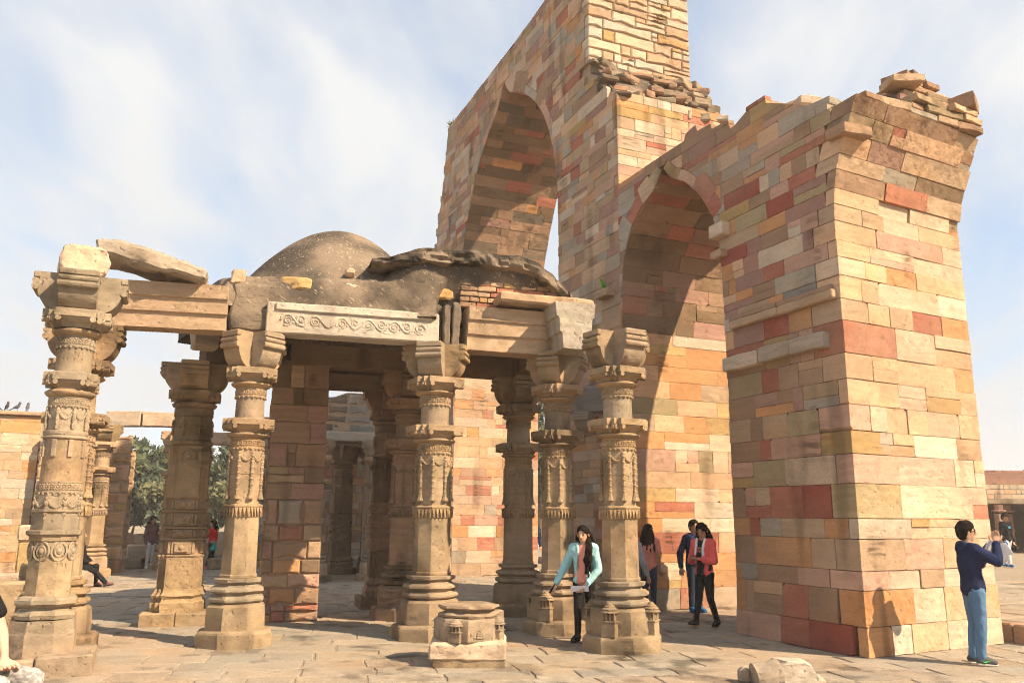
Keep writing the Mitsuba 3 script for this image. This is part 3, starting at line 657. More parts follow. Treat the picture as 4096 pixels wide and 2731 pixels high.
# square pillars with carved panels
def square_parts():
    P = {}
    sq = lambda a: np.array([[a, -a], [a, a], [-a, a], [-a, -a]])
    P['plinth'] = (cat_(block(-.52, .0, -.5, .5, -.06, .2, 3, .02, .02), block(.006, .52, -.5, .5, -.06, .2, 4, .02, .02)), 30)
    P['pedestal'] = (rough(prof(redent, [(.19, .40), (.34, .40), (.36, .37), (.40, .36), (.45, .40), (.50, .37), (.56, .35)]), .03, 3.2, 9, .12), 30)
    P['lower_shaft'] = (prof(redent, [(.55, .335), (1.05, .33)]), False)
    ms = [prof(redent, [(1.05, .305), (1.95, .30)])]
    for z, h in ((1.08, .2), (1.34, .12), (1.52, .2), (1.78, .14)):
        for q in range(4):
            ms += [xf(bx(.30, .345, -.15, .15, z, z + h, .01), rz=q * math.pi / 2), xf(bx(.34, .372, -.10, .10, z + .03, z + h - .03, .006), rz=q * math.pi / 2), xf(bead((.352, 0, z + h / 2), .045, 1), rz=q * math.pi / 2)]
            for y in (-.18, .18): ms.append(xf(bx(.28, .325, y - .022, y + .022, z + .01, z + h - .01, .005), rz=q * math.pi / 2))
        ms.append(prof(redent, [(z - .045, .34), (z - .02, .352), (z - .012, .33)]))
    P['carved_panels'] = (cat_(*ms), False)
    P['upper_shaft'] = (prof(redent, [(1.95, .315), (1.97, .335), (2.0, .315), (2.05, .315), (2.35, .312), (2.80, .31)]), False)
    for q in range(4): P['medallion' + (f'_{q:03d}' if q else '')] = (xf(cat_(torus((.315, 0, 2.62), (1, 0, 0), .12, .02, 14, 5), bead((.315, 0, 2.62), .05, 1)), rz=q * math.pi / 2), 40)
    P['garlanded_shaft'] = (cat_(prof(octo, [(2.80, .30), (2.83, .33), (2.88, .33), (2.90, .295), (3.28, .29)]), garlands(2.95, 3.26, .295, bell=False, bits=6)), False)
    P['collar'] = (prof(circ, [(3.28, .29), (3.30, .31), (3.42, .31), (3.43, .29), (3.46, .34), (3.5, .36), (3.53, .32)]), 40)
    P['flange'] = (flange(3.52, .40, .2), 25)
    capital(P, 3.71, .56, .42, .48, .24)
    return P
SP = square_parts()
add_pillar('carved_pillar', SP, (.80, 15.0), PA, ['pillar', 'pillar_warm', 'pillar_warm', 'pillar', 'pillar_warm'], 'square pillar with carved panels on a two-block plinth, left of the rubble pier', 'carved pillars of the pavilion')
add_pillar('carved_pillar', SP, (4.55, 16.2), PA, ['umber', 'brown'], 'dark square pillar deep under the roof, between rubble pier and right lintel pillar', 'carved pillars of the pavilion')  # patina, and the deep shade under the roof painted in with umber
# stump of a pillar on a rough block
k = tag(key_for('pillar_stump'), 'broken grey pillar base with small carved shrines on a rough cream block', 'pillar base')
SC = (3.80, 9.80); SR = math.radians(-22)
emit(f'{k}__block', xf(block(-.49, .49, -.42, .42, .07, .30, 6, .035, .03), (*SC, 0), SR, .92), mat='cream', r=.75, smooth=35)
emit(f'{k}__foot', xf(block(-.45, .46, -.40, .38, -.05, .09, 7, .02, .03), (*SC, 0), SR, .92), mat='pillar', r=.5, smooth=35)
SQ = SR + math.radians(22.5)
emit(f'{k}__pedestal', xf(rough(prof(octo, [(.29, .40), (.31, .41), (.54, .40), (.565, .385), (.575, .33)]), .008, 3, 11, .12), (*SC, 0), SQ, .92), mat='pillar_grey', r=.5, smooth=30)
emit(f'{k}__moulding', xf(rough(prof(octo, [(.565, .31), (.58, .36), (.605, .375), (.63, .35), (.64, .29), (.655, .29), (.67, .33), (.69, .37), (.72, .36), (.735, .27), (.74, .2)]), .028, 4, 12, .08), (*SC, 0), SQ, .92), mat='pillar_grey', r=.35, smooth=30)
for q in range(8):
    t = SQ + math.radians(22.5) * 0 + q * math.pi / 4 + (math.pi / 8 if False else 0)
    if q % 2: emit(f'{k}__pedestal__niche', xf(niche(.16, .29), (SC[0] + math.cos(t) * .365, SC[1] + math.sin(t) * .365, .265), t, .92), mat='pillar_grey', r=.5, smooth=25)
    else:
        emit(f'{k}__pedestal__pinnacle', xf(cat_(*[bx(.395, .425 - .02 * (j / 6), -.05 * (1 - j / 6) - .005, .05 * (1 - j / 6) + .005, .34 + j * .028, .366 + j * .028, .004) for j in range(6)]), (*SC, 0), t, .92), mat='pillar_grey', r=.5)
emit(f'{k}__broken_scroll', xf(cat_(bx(-.05, .10, -.06, .06, .5, .62, .015), cyl_between((.06, -.06, .50), (.06, .06, .50), .045, 10)), (SC[0] + .40, SC[1] + .12, .0), 0.1, .92), mat='pillar_grey', r=.6, smooth=30)

# ---------------------------------------------------------------- the pavilion's beams and roof
def bar(p, q, w, z0, z1, seed=0, amp=.012, ch=.015, sub=.2, z0b=None):
    """a stone beam from p to q (plan points), w wide"""
    p, q = np.array(p, float), np.array(q, float); L = np.linalg.norm(q - p); a = math.atan2(*(q - p)[::-1])
    v, f = rough(bx(0, L, -w / 2, w / 2, z0, z1, ch), amp, 3, seed, sub)
    return xf((v, f), (p[0], p[1], 0), a)
def moulded_bar(p, q, w, z0, z1, seed=0, steps=3, amp=.008):
    """a beam whose sides step outwards towards the top"""
    p, q = np.array(p, float), np.array(q, float); L = np.linalg.norm(q - p); a = math.atan2(*(q - p)[::-1]); h = (z1 - z0) / steps
    P = []
    for s in range(steps):
        o = w / 2 + .055 * s
        P += [(o, z0 + s * h + (.02 if s else 0)), (o + .012, z0 + (s + 1) * h - .03), (o + .02, z0 + (s + 1) * h)]
    P = P + [(-x, z) for x, z in P[::-1]]
    v, f = cat_(trimesh.creation.extrude_polygon(Polygon(P).buffer(0), L, engine='earcut'))
    m = np.column_stack([v[:, 2], -v[:, 0], v[:, 1]]), f[:, ::-1] if False else f
    t = trimesh.Trimesh(*m); t.fix_normals()
    return xf(rough((np.array(t.vertices), np.array(t.faces)), amp, 3, seed, .22), (p[0], p[1], 0), a)
P2, P3, P4, P5, P6, P9 = (np.array(q) for q in ((1.39, 12.28), (4.03, 11.93), (6.0, 11.74), (6.04, 9.98), (6.42, 14.15), (4.35, 14.35)))
P1b, P7, P8 = np.array([-.62, 12.62]), np.array([.86, 15.0]), np.array([4.55, 16.2])
# carved front lintel
lin = tag(key_for('carved_lintel'), 'pale grey stone lintel carved with a scroll, set under the dome between two pillars', 'lintel')
A, B = P2 + e1 * .14 - e2 * .12, P3 - e1 * .02 - e2 * .10
L = np.linalg.norm(B - A); la = math.atan2(*(B - A)[::-1])
loc = lambda v: xf(v, (A[0], A[1], 4.235), la)
emit(f'{lin}__beam', loc(rough(bx(0, L, -.16, .22, 0, .46, .02), .012, 3, 21, .2)), mat='lightgrey', r=.4, smooth=35)
emit(f'{lin}__fillet', loc(rough(bx(.12, L - .12, -.20, -.15, .33, .44, .012), .006, 3, 22, .2)), mat='lightgrey', r=.6, smooth=35)
sc = []; vg = np.random.default_rng(8)
vx = np.linspace(.2, L - .2, 120); vz = .2 + .075 * np.sin((vx - .2) / (L - .4) * 2 * math.pi * 5.5)
for i in range(0, 119): sc.append(cyl_between((vx[i], -.163, vz[i]), (vx[i + 1] + .002, -.163, vz[i + 1]), .017, 6)) if vg.random() > .06 else None
for i in range(11):
    x = .2 + (L - .4) * (i + .5) / 11; s_ = 1 if i % 2 == 0 else -1; zc = .2 - s_ * .012
    if i in (3,): continue
    R0 = vg.uniform(.058, .072); th = np.linspace(0, 2 * math.pi * vg.uniform(1.1, 1.6), 14) * s_ + vg.uniform(0, 6)
    pts_ = [(x + R0 * (1 - k / 18) * math.cos(t_), -.164, zc + R0 * (1 - k / 18) * math.sin(t_)) for k, t_ in enumerate(th)]
    for k in range(13): sc.append(cyl_between(pts_[k], pts_[k + 1], .013, 6))
    sc.append(bead((x, -.162, zc), .016))
    for j in range(9):
        t_ = vg.uniform(0, 2 * math.pi); sc.append(bead((x + .085 * math.cos(t_), -.162, .2 + .085 * math.sin(t_)), vg.uniform(.014, .024), 0, (1.3, .6, .8)))
emit(f'{lin}__scroll', loc(cat_(*sc)), mat='lightgrey', r=.45, smooth=50)
def lone(base, mesh, mat, r, label, cat='beam', sm=35):
    return tag(emit(base, mesh, mat=mat, r=r, smooth=sm), label, cat)
lone('stone_beam', moulded_bar(P1b + [-.1, .06], P2 - e1 * .38 + [0, .02], .34, 4.24, 4.86, 1), 'tan', .6, 'stepped stone beam with a rough pale broken end, left of the carved lintel')
lone('stone_slab', xf(rough(bx(-.72, .72, -.28, .28, 0, .26, .05), .05, 2.6, 5, .12), (-.05, 12.45, 0), 0) if False else None, 'grey', .5, '') if False else None
def tilted(mesh, loc, rz, tilt):
    v, f = mesh; c, s = math.cos(tilt), math.sin(tilt)
    v = np.column_stack([v[:, 0] * c + v[:, 2] * s, v[:, 1], -v[:, 0] * s + v[:, 2] * c])
    return xf((v, f), loc, rz)
lone('stone_slab', tilted(rough(bx(-.72, .72, -.42, .42, -.11, .12, .05), .085, 3.4, 5, .08), (-.02, 12.42, 5.12), la, .21), 'grey', .4, 'weathered grey slab tilted on top of the left stepped beam', 'slab')
lone('stone_block', xf(rough(bx(-.26, .24, -.25, .25, 0, .36, .03), .11, 3.4, 8, .07), (-.80, 10.98, P1TOP - .01), .1), 'cream', .8, 'pale broken block on top of the thick left pillar', 'stone block')
lone('stone_block', xf(rough(bx(-.2, .2, -.2, .2, 0, .32, .03), .05, 2.5, 9, .1), (.80, 13.9, 4.28), .1), 'grey', .5, 'grey block between the square pillar and the stepped beam', 'stone block')
lone('stone_beam', moulded_bar(P3 + e1 * .42, P4 + e1 * .02, .40, 4.18, 4.84, 3), 'tan', .7, 'stepped stone beam between two pillars, right of the carved lintel')
lone('stone_beam', moulded_bar(P4 + e2 * .45, P4 - e2 * .86, .40, 4.18, 4.90, 4, amp=.02), 'grey', .6, 'stepped beam with a rough grey broken end, pointing at the free-standing pillar')
lone('stone_slab', xf(rough(np_poly := prof(lambda a: np.array([[-.75 + a, -.5 + a], [.8 - a, -.46 + a], [.72 - a, .5 - a], [-.7 + a, .55 - a]]), [(0, .03), (.03, 0), (.12, 0), (.15, .03)]), .03, 2.6, 12, .12), (5.62, 11.68, 4.90), la), 'tan', .9, 'flat broken tan slab lying over the corner of the two right beams', 'slab')
for i, (p, q, lab) in enumerate(((P2 + e2 * .35, np.array([2.1, 14.9]), 'shaded'), (P3 + e2 * .4, P9 + e2 * .1, 'shaded'), (P9 + e2 * .3, P8, 'shaded'), (P7, P8 + e1 * .3, 'back'), (P9 - e1 * 2.1, P6, 'cross'), (P4 + e2 * .6, P6 + e2 * .2, 'right'))):
    lone('ceiling_beam', bar(p, q, .36, 4.20 + .004 * i, 4.62, 30 + i), 'umber', .4, ['shaded ceiling beam running back from the left lintel pillar', 'shaded ceiling beam running back from the right lintel pillar', 'dark ceiling beam at the back right under the roof', 'rearmost dark ceiling beam above the rubble pier', 'dark cross beam of the ceiling behind the carved lintel', 'shaded ceiling beam between the two rear right pillars'][i])  # umber puts the shade under the roof into the beam colour
lone('ceiling_beam', bar((1.75, 15.15), (5.0, 14.75), .4, 3.93, 4.2, 39), 'umber', .3, 'low dark ceiling beam running right from the top of the rubble pier')  # same umber, ceiling shade painted in
# roof: plaster over rubble, with the dome
roof = tag(key_for('pavilion_roof'), 'dark weathered lime plaster roof with a low dome and a broken right edge', 'roof')
RO = [P2 - e1 * .42 - e2 * .10, P3 - e1 * .75 - e2 * .10, P3 - e1 * .25 - e2 * .22, P4 - e1 * .35 - e2 * .26, P4 + e1 * .02 + e2 * .1, P4 + e1 * .30 + e2 * .7, P6 + e1 * .15 + e2 * .2, P8 + e1 * .5 + e2 * .3, P7 - e1 * .35 + e2 * .2]
rp = Polygon(RO)
DC = np.array([2.75, 13.65])
def roof_z(x, y):
    d = np.hypot(x - DC[0], y - DC[1])
    R = 1.36
    dome = np.where(d < R * 1.6, .10 + 1.12 * np.maximum(0, np.cos(np.clip(d / (R * 1.12), 0, 1.2) * math.pi / 2)) ** .85, 0)
    front = (np.column_stack([x, y]) - P2) @ e2
    u = (np.column_stack([x, y]) - P2) @ e1
    base = 4.98 + .10 * np.clip(front, 0, 3) + .06 * np.clip(u, 0, 2)
    right = .62 * np.clip((u - 1.75) / .7, 0, 1) ** .7 * np.clip(1 - (u - 4.35) / .6, 0, 1) ** .5
    right = right * np.clip((front + .25) / .35, 0.75, 1)
    n = meshkit.fbm(np.column_stack([x * 1.3, y * 1.3, x * 0]), 4, seed=4) - .5
    return np.maximum(base + right + .10 * n, base + dome * 1.0 + .05 * n)
gx, gy = np.meshgrid(np.arange(0.4, 7.6, .055), np.arange(11.2, 17.2, .055), indexing='ij')
inside = shapely.contains_xy(rp, gx.ravel(), gy.ravel()).reshape(gx.shape)
# snap the outline: triangulate outline + interior points
ol = shapely.segmentize(rp.exterior, .055); op = np.array(ol.coords)[:-1]
op = op + .05 * (meshkit.noise(np.column_stack([op * 3, op[:, :1] * 0]), 3) - .5)[:, None]
rp2 = Polygon(op).buffer(0); op = np.array(rp2.exterior.coords)[:-1]
ip = np.column_stack([gx[inside], gy[inside]]); ip = ip[shapely.distance(rp2.exterior, shapely.points(ip)) > .03]
ip = ip[shapely.contains_xy(rp2, ip[:, 0], ip[:, 1])]
from scipy.spatial import Delaunay
pts = np.vstack([op, ip]); de = Delaunay(pts); tri = de.simplices
cen = pts[tri].mean(1); tri = tri[shapely.contains_xy(rp2, cen[:, 0], cen[:, 1])]
a_, b_, c_ = pts[tri[:, 0]], pts[tri[:, 1]], pts[tri[:, 2]]
fl = ((b_ - a_)[:, 0] * (c_ - a_)[:, 1] - (b_ - a_)[:, 1] * (c_ - a_)[:, 0]) < 0; tri[fl] = tri[fl][:, ::-1]
zt = roof_z(pts[:, 0], pts[:, 1])
no = len(op); zb = 4.60
# sides in several rows, battered outwards towards the bottom on the front, undercut on the right
ctr = np.array([3.2, 13.8]); rows = []
for t in (1, .85, .7, .5, .3, .12, 0):
    out = op - ctr; out = out / np.linalg.norm(out, axis=1, keepdims=True)
    u = (op - P2) @ e1; fr = (op - P2) @ e2
    isr = np.clip((u - 2.55) / .3, 0, 1) * (fr < 1.5)
    z = zb + (zt[:no] - zb) * t
    under = isr * (.50 * np.sin(np.clip((1 - t) / .75, 0, 1) * math.pi / 2) - .0) * (1 - t)
    n = meshkit.fbm(np.column_stack([op * 3.5, z * 3.5]), 3, seed=9) - .5
    bulge = .10 * (1 - isr) * math.sin(min(1, (1 - t) * 1.4) * math.pi / 2)
    rows.append(np.column_stack([op + out * (bulge - under + .10 * n * (0 if t == 1 else 1))[:, None], z]))
V = [np.column_stack([pts, zt])]; Fs = [tri]; off = len(pts); prev = np.arange(no)
ccw = Polygon(op).exterior.is_ccw
for r in rows[1:]:
    cur = off + np.arange(no); off += no; V.append(r)
    i, j = np.arange(no), (np.arange(no) + 1) % no
    q = [np.stack([prev[i], cur[i], cur[j]], 1), np.stack([prev[i], cur[j], prev[j]], 1)]
    Fs += q if ccw else [k[:, ::-1] for k in q]
    prev = cur
V.append([[ctr[0], ctr[1], zb]]); q = np.stack([prev[(np.arange(no) + 1) % no], prev, np.full(no, off)], 1); Fs.append(q[:, ::-1] if ccw else q)
emit(f'{roof}__plaster', (np.vstack(V), np.vstack(Fs)), 'mat_plaster', smooth=True)
for q_, (m_, c_q) in enumerate(((rough(bx(-.36, .20, -.12, .3, 4.24, 4.98, .05), .05, 3, 41, .1), P2 - e2 * .06), (rough(bx(-.16, .02, -.05, .3, 4.26, 4.9, .05), .05, 3, 42, .1), P3 + e1 * .06 - e2 * .03))):
    emit(f'{roof}__plaster_fill', xf(m_, (*c_q, 0), la), 'mat_plaster', smooth=True)
# stones and bricks that show through the plaster
def on_front(u, z, out=.16): p = P2 + e1 * u - e2 * out; return (p[0], p[1], z)
for (u, z, w, h, m) in [(.52, 4.92, .46, .2, 'ochre'), (1.22, 4.94, .40, .16, 'pale'), (1.3, 5.22, .12, .1, 'cream'), (-.28, 4.95, .2, .22, 'tan'), (2.72, 4.98, .34, .16, 'ochre'), (2.25, 5.12, .26, .09, 'brick'), (2.05, 5.18, .12, .09, 'brick'), (2.42, 5.17, .2, .08, 'brick'), (2.7, 5.22, .2, .07, 'brick'), (2.9, 5.24, .18, .08, 'brick')]:
    emit(f'{roof}__bare_stone', xf(rough(bx(-w / 2, w / 2, -.1, .12, 0, h, .03), .05, 5, int(u * 100) % 50, .06), on_front(u, z, .045 if u < 2 else .0), la), mat=m, r=.6, smooth=30)
rng = np.random.default_rng(77)
for row in range(5):
    u = 3.0
    while u < 4.75:
        w = rng.uniform(.12, .3)
        emit(f'{roof}__bare_brick', xf(rough(bx(0, w - .01, -.1, .1, 0, .075, .01), .012, 4, int(u * 50) + row, .1), on_front(u, 4.88 + row * .085, -.02 + row * .016), la + rng.normal(0, .05)), mat=pick(rng, [('brown', 5), ('tan', 4), ('brick', 2), ('ochre', 2)]), r=rng.random(), smooth=30)
        u += w
lone('broken_statue_block', xf(cat_(rough(bx(-.05, .05, -.08, .08, 0, .62, .02), .03, 4, 3, .08), rough(bx(.08, .2, -.1, .06, -.05, .66, .02), .04, 4, 4, .08)), (*(P3 + e1 * .12 - e2 * .1), 4.24), la), 'dark', .7, 'dark crumbling upright stones between the carved lintel and the right stepped beam', 'broken stone')

def slab_top(u, f):
    n = meshkit.fbm(np.stack([u * 2.2, f * 2.2, u * 0 + 2], -1), 4, seed=61) - .5
    a = np.clip((u - 1.55) / 1.0, 0, 1); d = np.clip((u - 3.85) / .85, 0, 1)
    return 5.46 + .24 * a * a * (3 - 2 * a) - .42 * d ** 1.6 + .05 * np.clip(f + .2, 0, 1.6) + .09 * n
def front_edge(u): return -.20 - .16 * np.sin(np.pi * np.clip((u - 1.5) / 3.2, 0, 1)) ** .7 + .12 * (meshkit.fbm(np.stack([u * 3.1, u * 0, u * 0], -1), 3, seed=62) - .5)
U, W_ = np.meshgrid(np.linspace(1.6, 4.72, 110), np.linspace(0, 1, 34), indexing='ij')
FE = front_edge(U); F2 = FE + (1.9 - FE) * W_; Z = slab_top(U, F2)
pos = lambda u, f, z: np.stack([P2[0] + e1[0] * u + e2[0] * f, P2[1] + e1[1] * u + e2[1] * f, z], -1).reshape(-1, 3)
nu, nw = U.shape; g_ = np.arange(nu * nw).reshape(nu, nw)
q_ = np.stack([g_[:-1, :-1], g_[1:, :-1], g_[1:, 1:], g_[:-1, 1:]], -1).reshape(-1, 4)
emit(f'{roof}__broken_slab', cat_((pos(U, F2, Z), q_)), 'mat_plaster', smooth=True)
ue = U[:, 0]; fe = front_edge(ue); ze = slab_top(ue, fe)
thk = (.07 + .14 * np.clip((ue - 1.6) / .7, 0, 1) + .08 * (meshkit.fbm(np.stack([ue * 4, ue * 0, ue * 0], -1), 3, seed=64) - .5)) 
rows = []
for t, o in ((0, 0), (.04, .012), (.25, .02), (.55, .035), (.8, .03), (.97, .02), (1.04, -.05), (1.08, -.2), (1.12, -.5)):
    n = meshkit.fbm(np.stack([ue * 6, ue * 0 + t * 5, ue * 0], -1), 4, seed=65) - .5
    rows.append(pos(ue, fe - o - (.17 * n if .1 < t < 1.06 else 0), ze - thk * t * (1 + .25 * n)))
m_ = len(ue); V_ = np.vstack(rows); g_ = np.arange(len(rows) * m_).reshape(len(rows), m_)
q_ = np.stack([g_[:-1, :-1], g_[1:, :-1], g_[1:, 1:], g_[:-1, 1:]], -1).reshape(-1, 4)
emit(f'{roof}__crust_edge', cat_((V_, q_)), 'mat_crust', smooth=28)
# its right hand end
fs = F2[-1]; zs_ = Z[-1]; rows = []
for t, o in ((0, 0), (.3, .05), (.7, .04), (1.0, -.03), (1.3, -.2)):
    n = meshkit.fbm(np.stack([fs * 6, fs * 0 + t * 5, fs * 0], -1), 4, seed=66) - .5
    rows.append(pos(np.full_like(fs, ue[-1]) + o + (.08 * n if t else 0), fs, zs_ - .28 * t))
V_ = np.vstack(rows); g_ = np.arange(len(rows) * len(fs)).reshape(len(rows), len(fs)); q_ = np.stack([g_[:-1, :-1], g_[1:, :-1], g_[1:, 1:], g_[:-1, 1:]], -1).reshape(-1, 4)
emit(f'{roof}__crust_edge', cat_((V_, q_)), 'mat_crust', smooth=True)

# rubble pier under the roof
thing = tag(key_for('rubble_pier'), 'square pier of rough red and ochre rubble standing under the roof', 'pier')
wa = la; WO = np.array([2.0, 14.5]); wc, ws = math.cos(wa), math.sin(wa)
def wmap(a, z, d): return np.column_stack([WO[0] + a * wc - d * ws, WO[1] + a * ws + d * wc, z])
def wmapl(a, z, d): return np.column_stack([WO[0] + d * wc - a * ws, WO[1] + d * ws + a * wc, z])
emit(f'{thing}__core', xf(bx(.03, .90, .03, .92, -.05, 4.3), (*WO, 0), wa), mat='brown', r=.8)
rng = np.random.default_rng(12)
PMX = [('brown', 16), ('umber', 8), ('orange', 3), ('ochre', 4), ('tan', 8), ('brick', 2), ('olive', 4), ('grey', 3), ('pink', 3), ('mauve', 4)]
UPX = [('brown', 12), ('umber', 9), ('mauve', 2), ('olive', 2), ('tan', 2)]
s = weigh(lay(sbox(0, 0, .93, 1.95), course_list(0, 1.95, rng, .2, .34), 0, .93, wmap, rng, (.18, .45), PMX + [('orange', 6), ('grey', 3), ('pink', 2)], gap=.008, bev=.02, jag=.06, proud=(0, .03), pil=.01, split=.25), 2)
s += weigh(lay(sbox(0, 1.95, .93, 4.28), course_list(1.95, 4.28, rng, .24, .4), 0, .93, wmap, rng, (.25, .6), UPX, gap=.003, bev=.008, jag=.02, proud=(0, .012), split=.12), 2)
s += weigh(lay(sbox(.05, 0, .95, 4.28), course_list(0, 4.28, rng, .22, .36), .05, .95, wmapl, rng, (.2, .5), PMX, flip=True, gap=.012, bev=.03, jag=.05, proud=(0, .03)), 1)
put_stones(thing, s)

# ---------------------------------------------------------------- background masonry
rng = np.random.default_rng(55)
def plain_wall(name, label, O, ang, w, th, h, mixl, cat='ruined wall', most=60, hi=(.2, .34), lens=(.3, .8), top_jag=0.0, hole=None, kw={}, back=False):
    t = tag(key_for(name), label, cat); O = np.array(O, float); c, s = math.cos(ang), math.sin(ang)
    mp = lambda a, z, d: np.column_stack([O[0] + a * c - d * s, O[1] + a * s + d * c, z])
    ms = lambda a, z, d: np.column_stack([O[0] + (w - d) * c - a * s, O[1] + (w - d) * s + a * c, z])
    msl = lambda a, z, d: np.column_stack([O[0] + d * c - a * s, O[1] + d * s + a * c, z])
    P = [(0, -.05)]
    xs = np.linspace(0, w, max(2, int(w / .3))); P += [(x, h - top_jag * rng.random() - (0 if top_jag == 0 else top_jag * .8 * abs(2 * x / w - 1))) for x in xs] + [(w, -.05)]
    g = Polygon(P)
    if hole is not None: g = g.difference(hole)
    v, f = cat_(*[trimesh.creation.extrude_polygon(q, th - .06, engine='earcut') for q in getattr(g.buffer(-.03, join_style=2), 'geoms', [g.buffer(-.03, join_style=2)])])
    V = mp(v[:, 0], v[:, 1], v[:, 2] + .03)
    emit(f'{t}__core', (V, f[:, ::-1]), mat='mortar', r=.4)
    zs = course_list(-.05, h, rng, *hi)
    st = weigh(lay(g, zs, 0, w, mp, rng, lens, mixl, **kw), 1)
    hs = h - top_jag
    st += weigh(lay(sbox(.05, -.05, th, hs), course_list(-.05, hs, rng, *hi), .05, th, ms, rng, lens, mixl, flip=False, **kw), .5)
    st += weigh(lay(sbox(.05, -.05, th, hs), course_list(-.05, hs, rng, *hi), .05, th, msl, rng, lens, mixl, flip=True, **kw), .4)
    put_stones(t, st, most=most); return t, mp
TANX = [('tan', 10), ('peach', 10), ('cream', 6), ('orange', 4), ('ochre', 4), ('pale', 3)]
t, mp = plain_wall('sunlit_wall', 'sunlit buff ashlar wall with a coping where pigeons sit, at the far left edge', (-9.5, 26.9), -.03, 6.95, 1.3, 4.35, TANX, most=110, hi=(.2, .3), lens=(.3, .75))
emit(f'{t}__coping', xf(bx(-.1, 7.0, -.12, 1.3, 4.36, 4.47, .02), (-9.5, 26.9, 0), -.03), mat='tan', r=.3)
t, mp = plain_wall('ruined_jamb', 'ragged column of rough rubble beside the sunlit ashlar wall', (-2.5, 26.3), -.05, .62, 1.0, 4.1, [('tan', 6), ('cream', 4), ('ochre', 4), ('grey', 3), ('slate', 1), ('pale', 3)], most=40, hi=(.2, .38), lens=(.25, .5), top_jag=.3, kw=dict(gap=.02, bev=.03, jag=.05))
def pt(depth, px, x0=None):
    return None
# row of ruined pillars running away on the left
for (x, y, rz, sc, lab, parts, m) in [(-.95, 26.9, .1, 1.0, 'ruined pillar with a bracket capital at the near end of the left colonnade', OP, ['pillar_warm', 'tan', 'pillar']), (1.12, 29.2, .05, 1.02, 'slim distant pillar holding the right end of the far moulded lintel', OP, ['pillar_warm', 'tan'])]:
    add_pillar('distant_pillar', parts, (x, y), rz, m, lab, 'pillars of the left colonnade', scale=sc)
for i, (x, y, w, th, h, lab) in enumerate([(-.72, 27.7, .55, 1.2, 4.3, 'stepped ruined pier of big blocks behind the left colonnade pillar'), (-.5, 29.6, .45, .8, 4.0, 'thin ruined pier with gaps between its stones, last of the left colonnade')]):
    plain_wall('ruined_pier', lab, (x, y), .1, w, th, h, TANX, cat='ruined pier', most=30, hi=(.25, .5), lens=(.25, .5), top_jag=.25, kw=dict(gap=.02, bev=.03, jag=.06, miss=.10 if i else .03))
lone('moulded_lintel', bar((-.95, 29.75), (.05, 29.3), .5, 4.45, 4.92, 61, amp=.02), 'pale', .7, 'far moulded lintel block bridging to the ruined pier', 'lintel')
lone('moulded_lintel', bar((.06, 29.28), (1.7, 29.0), .5, 4.45, 4.90, 62, amp=.02), 'cream', .4, 'far moulded lintel block over the slim distant pillar', 'lintel')
lone('moulded_lintel', bar((.9, 28.9), (3.0, 28.7), .4, 3.9, 4.3, 63, amp=.02), 'tan', .5, 'lower far lintel seen between the square pillar and the left lintel pillar', 'lintel')
# low boundary wall with loose blocks
plain_wall('low_wall', 'low pale stone wall beyond the courtyard, in front of the trees', (-.1, 31.6), -.08, 6.2, .5, 1.2, [('pale', 5), ('cream', 5), ('tan', 6), ('pink', 2), ('grey', 2)], cat='wall', most=40, hi=(.35, .5), lens=(.4, 1.0), top_jag=.12)
for i, (x, y, lx, ly, lz, m, lab) in enumerate([(-.05, 30.0, .9, .45, .32, 'pillar_grey', 'long carved stone lying before the low wall'), (.75, 30.3, .7, .4, .36, 'brown', 'second dark carved stone lying before the low wall'), (.25, 30.9, .8, .4, .72, 'pale', 'square pale block standing against the low wall'), (2.55, 29.0, .5, .4, .35, 'pillar', 'small block on the ground beside the girl in red'), (1.15, 26.0, .35, .35, .55, 'pillar_warm', 'upright stub of stone left of the square pillar foot')]):
    lone('carved_stone', xf(rough(bx(-lx / 2, lx / 2, -ly / 2, ly / 2, 0, lz, .04), .03, 3, 80 + i, .12), (x, y, 0), .2 * i), m, .5, lab, 'stone block')
# left foreground stones
for i, (mesh, m, lab) in enumerate([
    (xf(block(-.30, .28, -.18, .18, 0, .86, 90, .04, .03), (-1.30, 12.75, 0), .15), 'pillar', 'dark upright slab at the left edge behind the seated visitor'),
    (xf(block(-.16, .16, -.45, .25, 0, 1.02, 91, .03, .03), (-1.22, 14.0, 0), .1), 'pillar_warm', 'leaning buff slab left of the thick pillar'),
    (xf(block(-.12, .12, -.12, .12, 0, 1.0, 92, .02, .01), (-2.36, 24.3, 0), 0), 'ochre', 'yellow stone post at the edge of the lawn'),
    (xf(block(-.7, .55, -.2, .2, 1.02, 1.42, 93, .05, .03), (-1.85, 24.5, 0), 0), 'cream', 'rounded pale capstone on the yellow post'),
    (xf(block(-.25, .25, -.3, .3, 0, 1.02, 94, .06, .05), (-1.62, 24.4, 0), .2), 'pillar_warm', 'rounded buff block under the pale capstone'),
    (xf(block(-3.2, .3, -.2, .2, 0, .42, 95, .04, .03), (-2.1, 21.9, 0), .02), 'pale', 'low stone edging in front of the lawn'),
    (xf(block(-.8, .5, -.3, .3, 0, .5, 96, .06, .06), (-1.85, 17.4, 0), -.1), 'tan', 'tumbled block on the ground behind the leaning slab'),
    (xf(block(-.22, .25, -.2, .25, 0, .42, 97, .04, .03), (-.95, 22.95, 0), 0), 'pale', 'stone seat of the man in black trousers')]):
    lone('loose_stone', mesh, m, .5, lab, 'stone block')
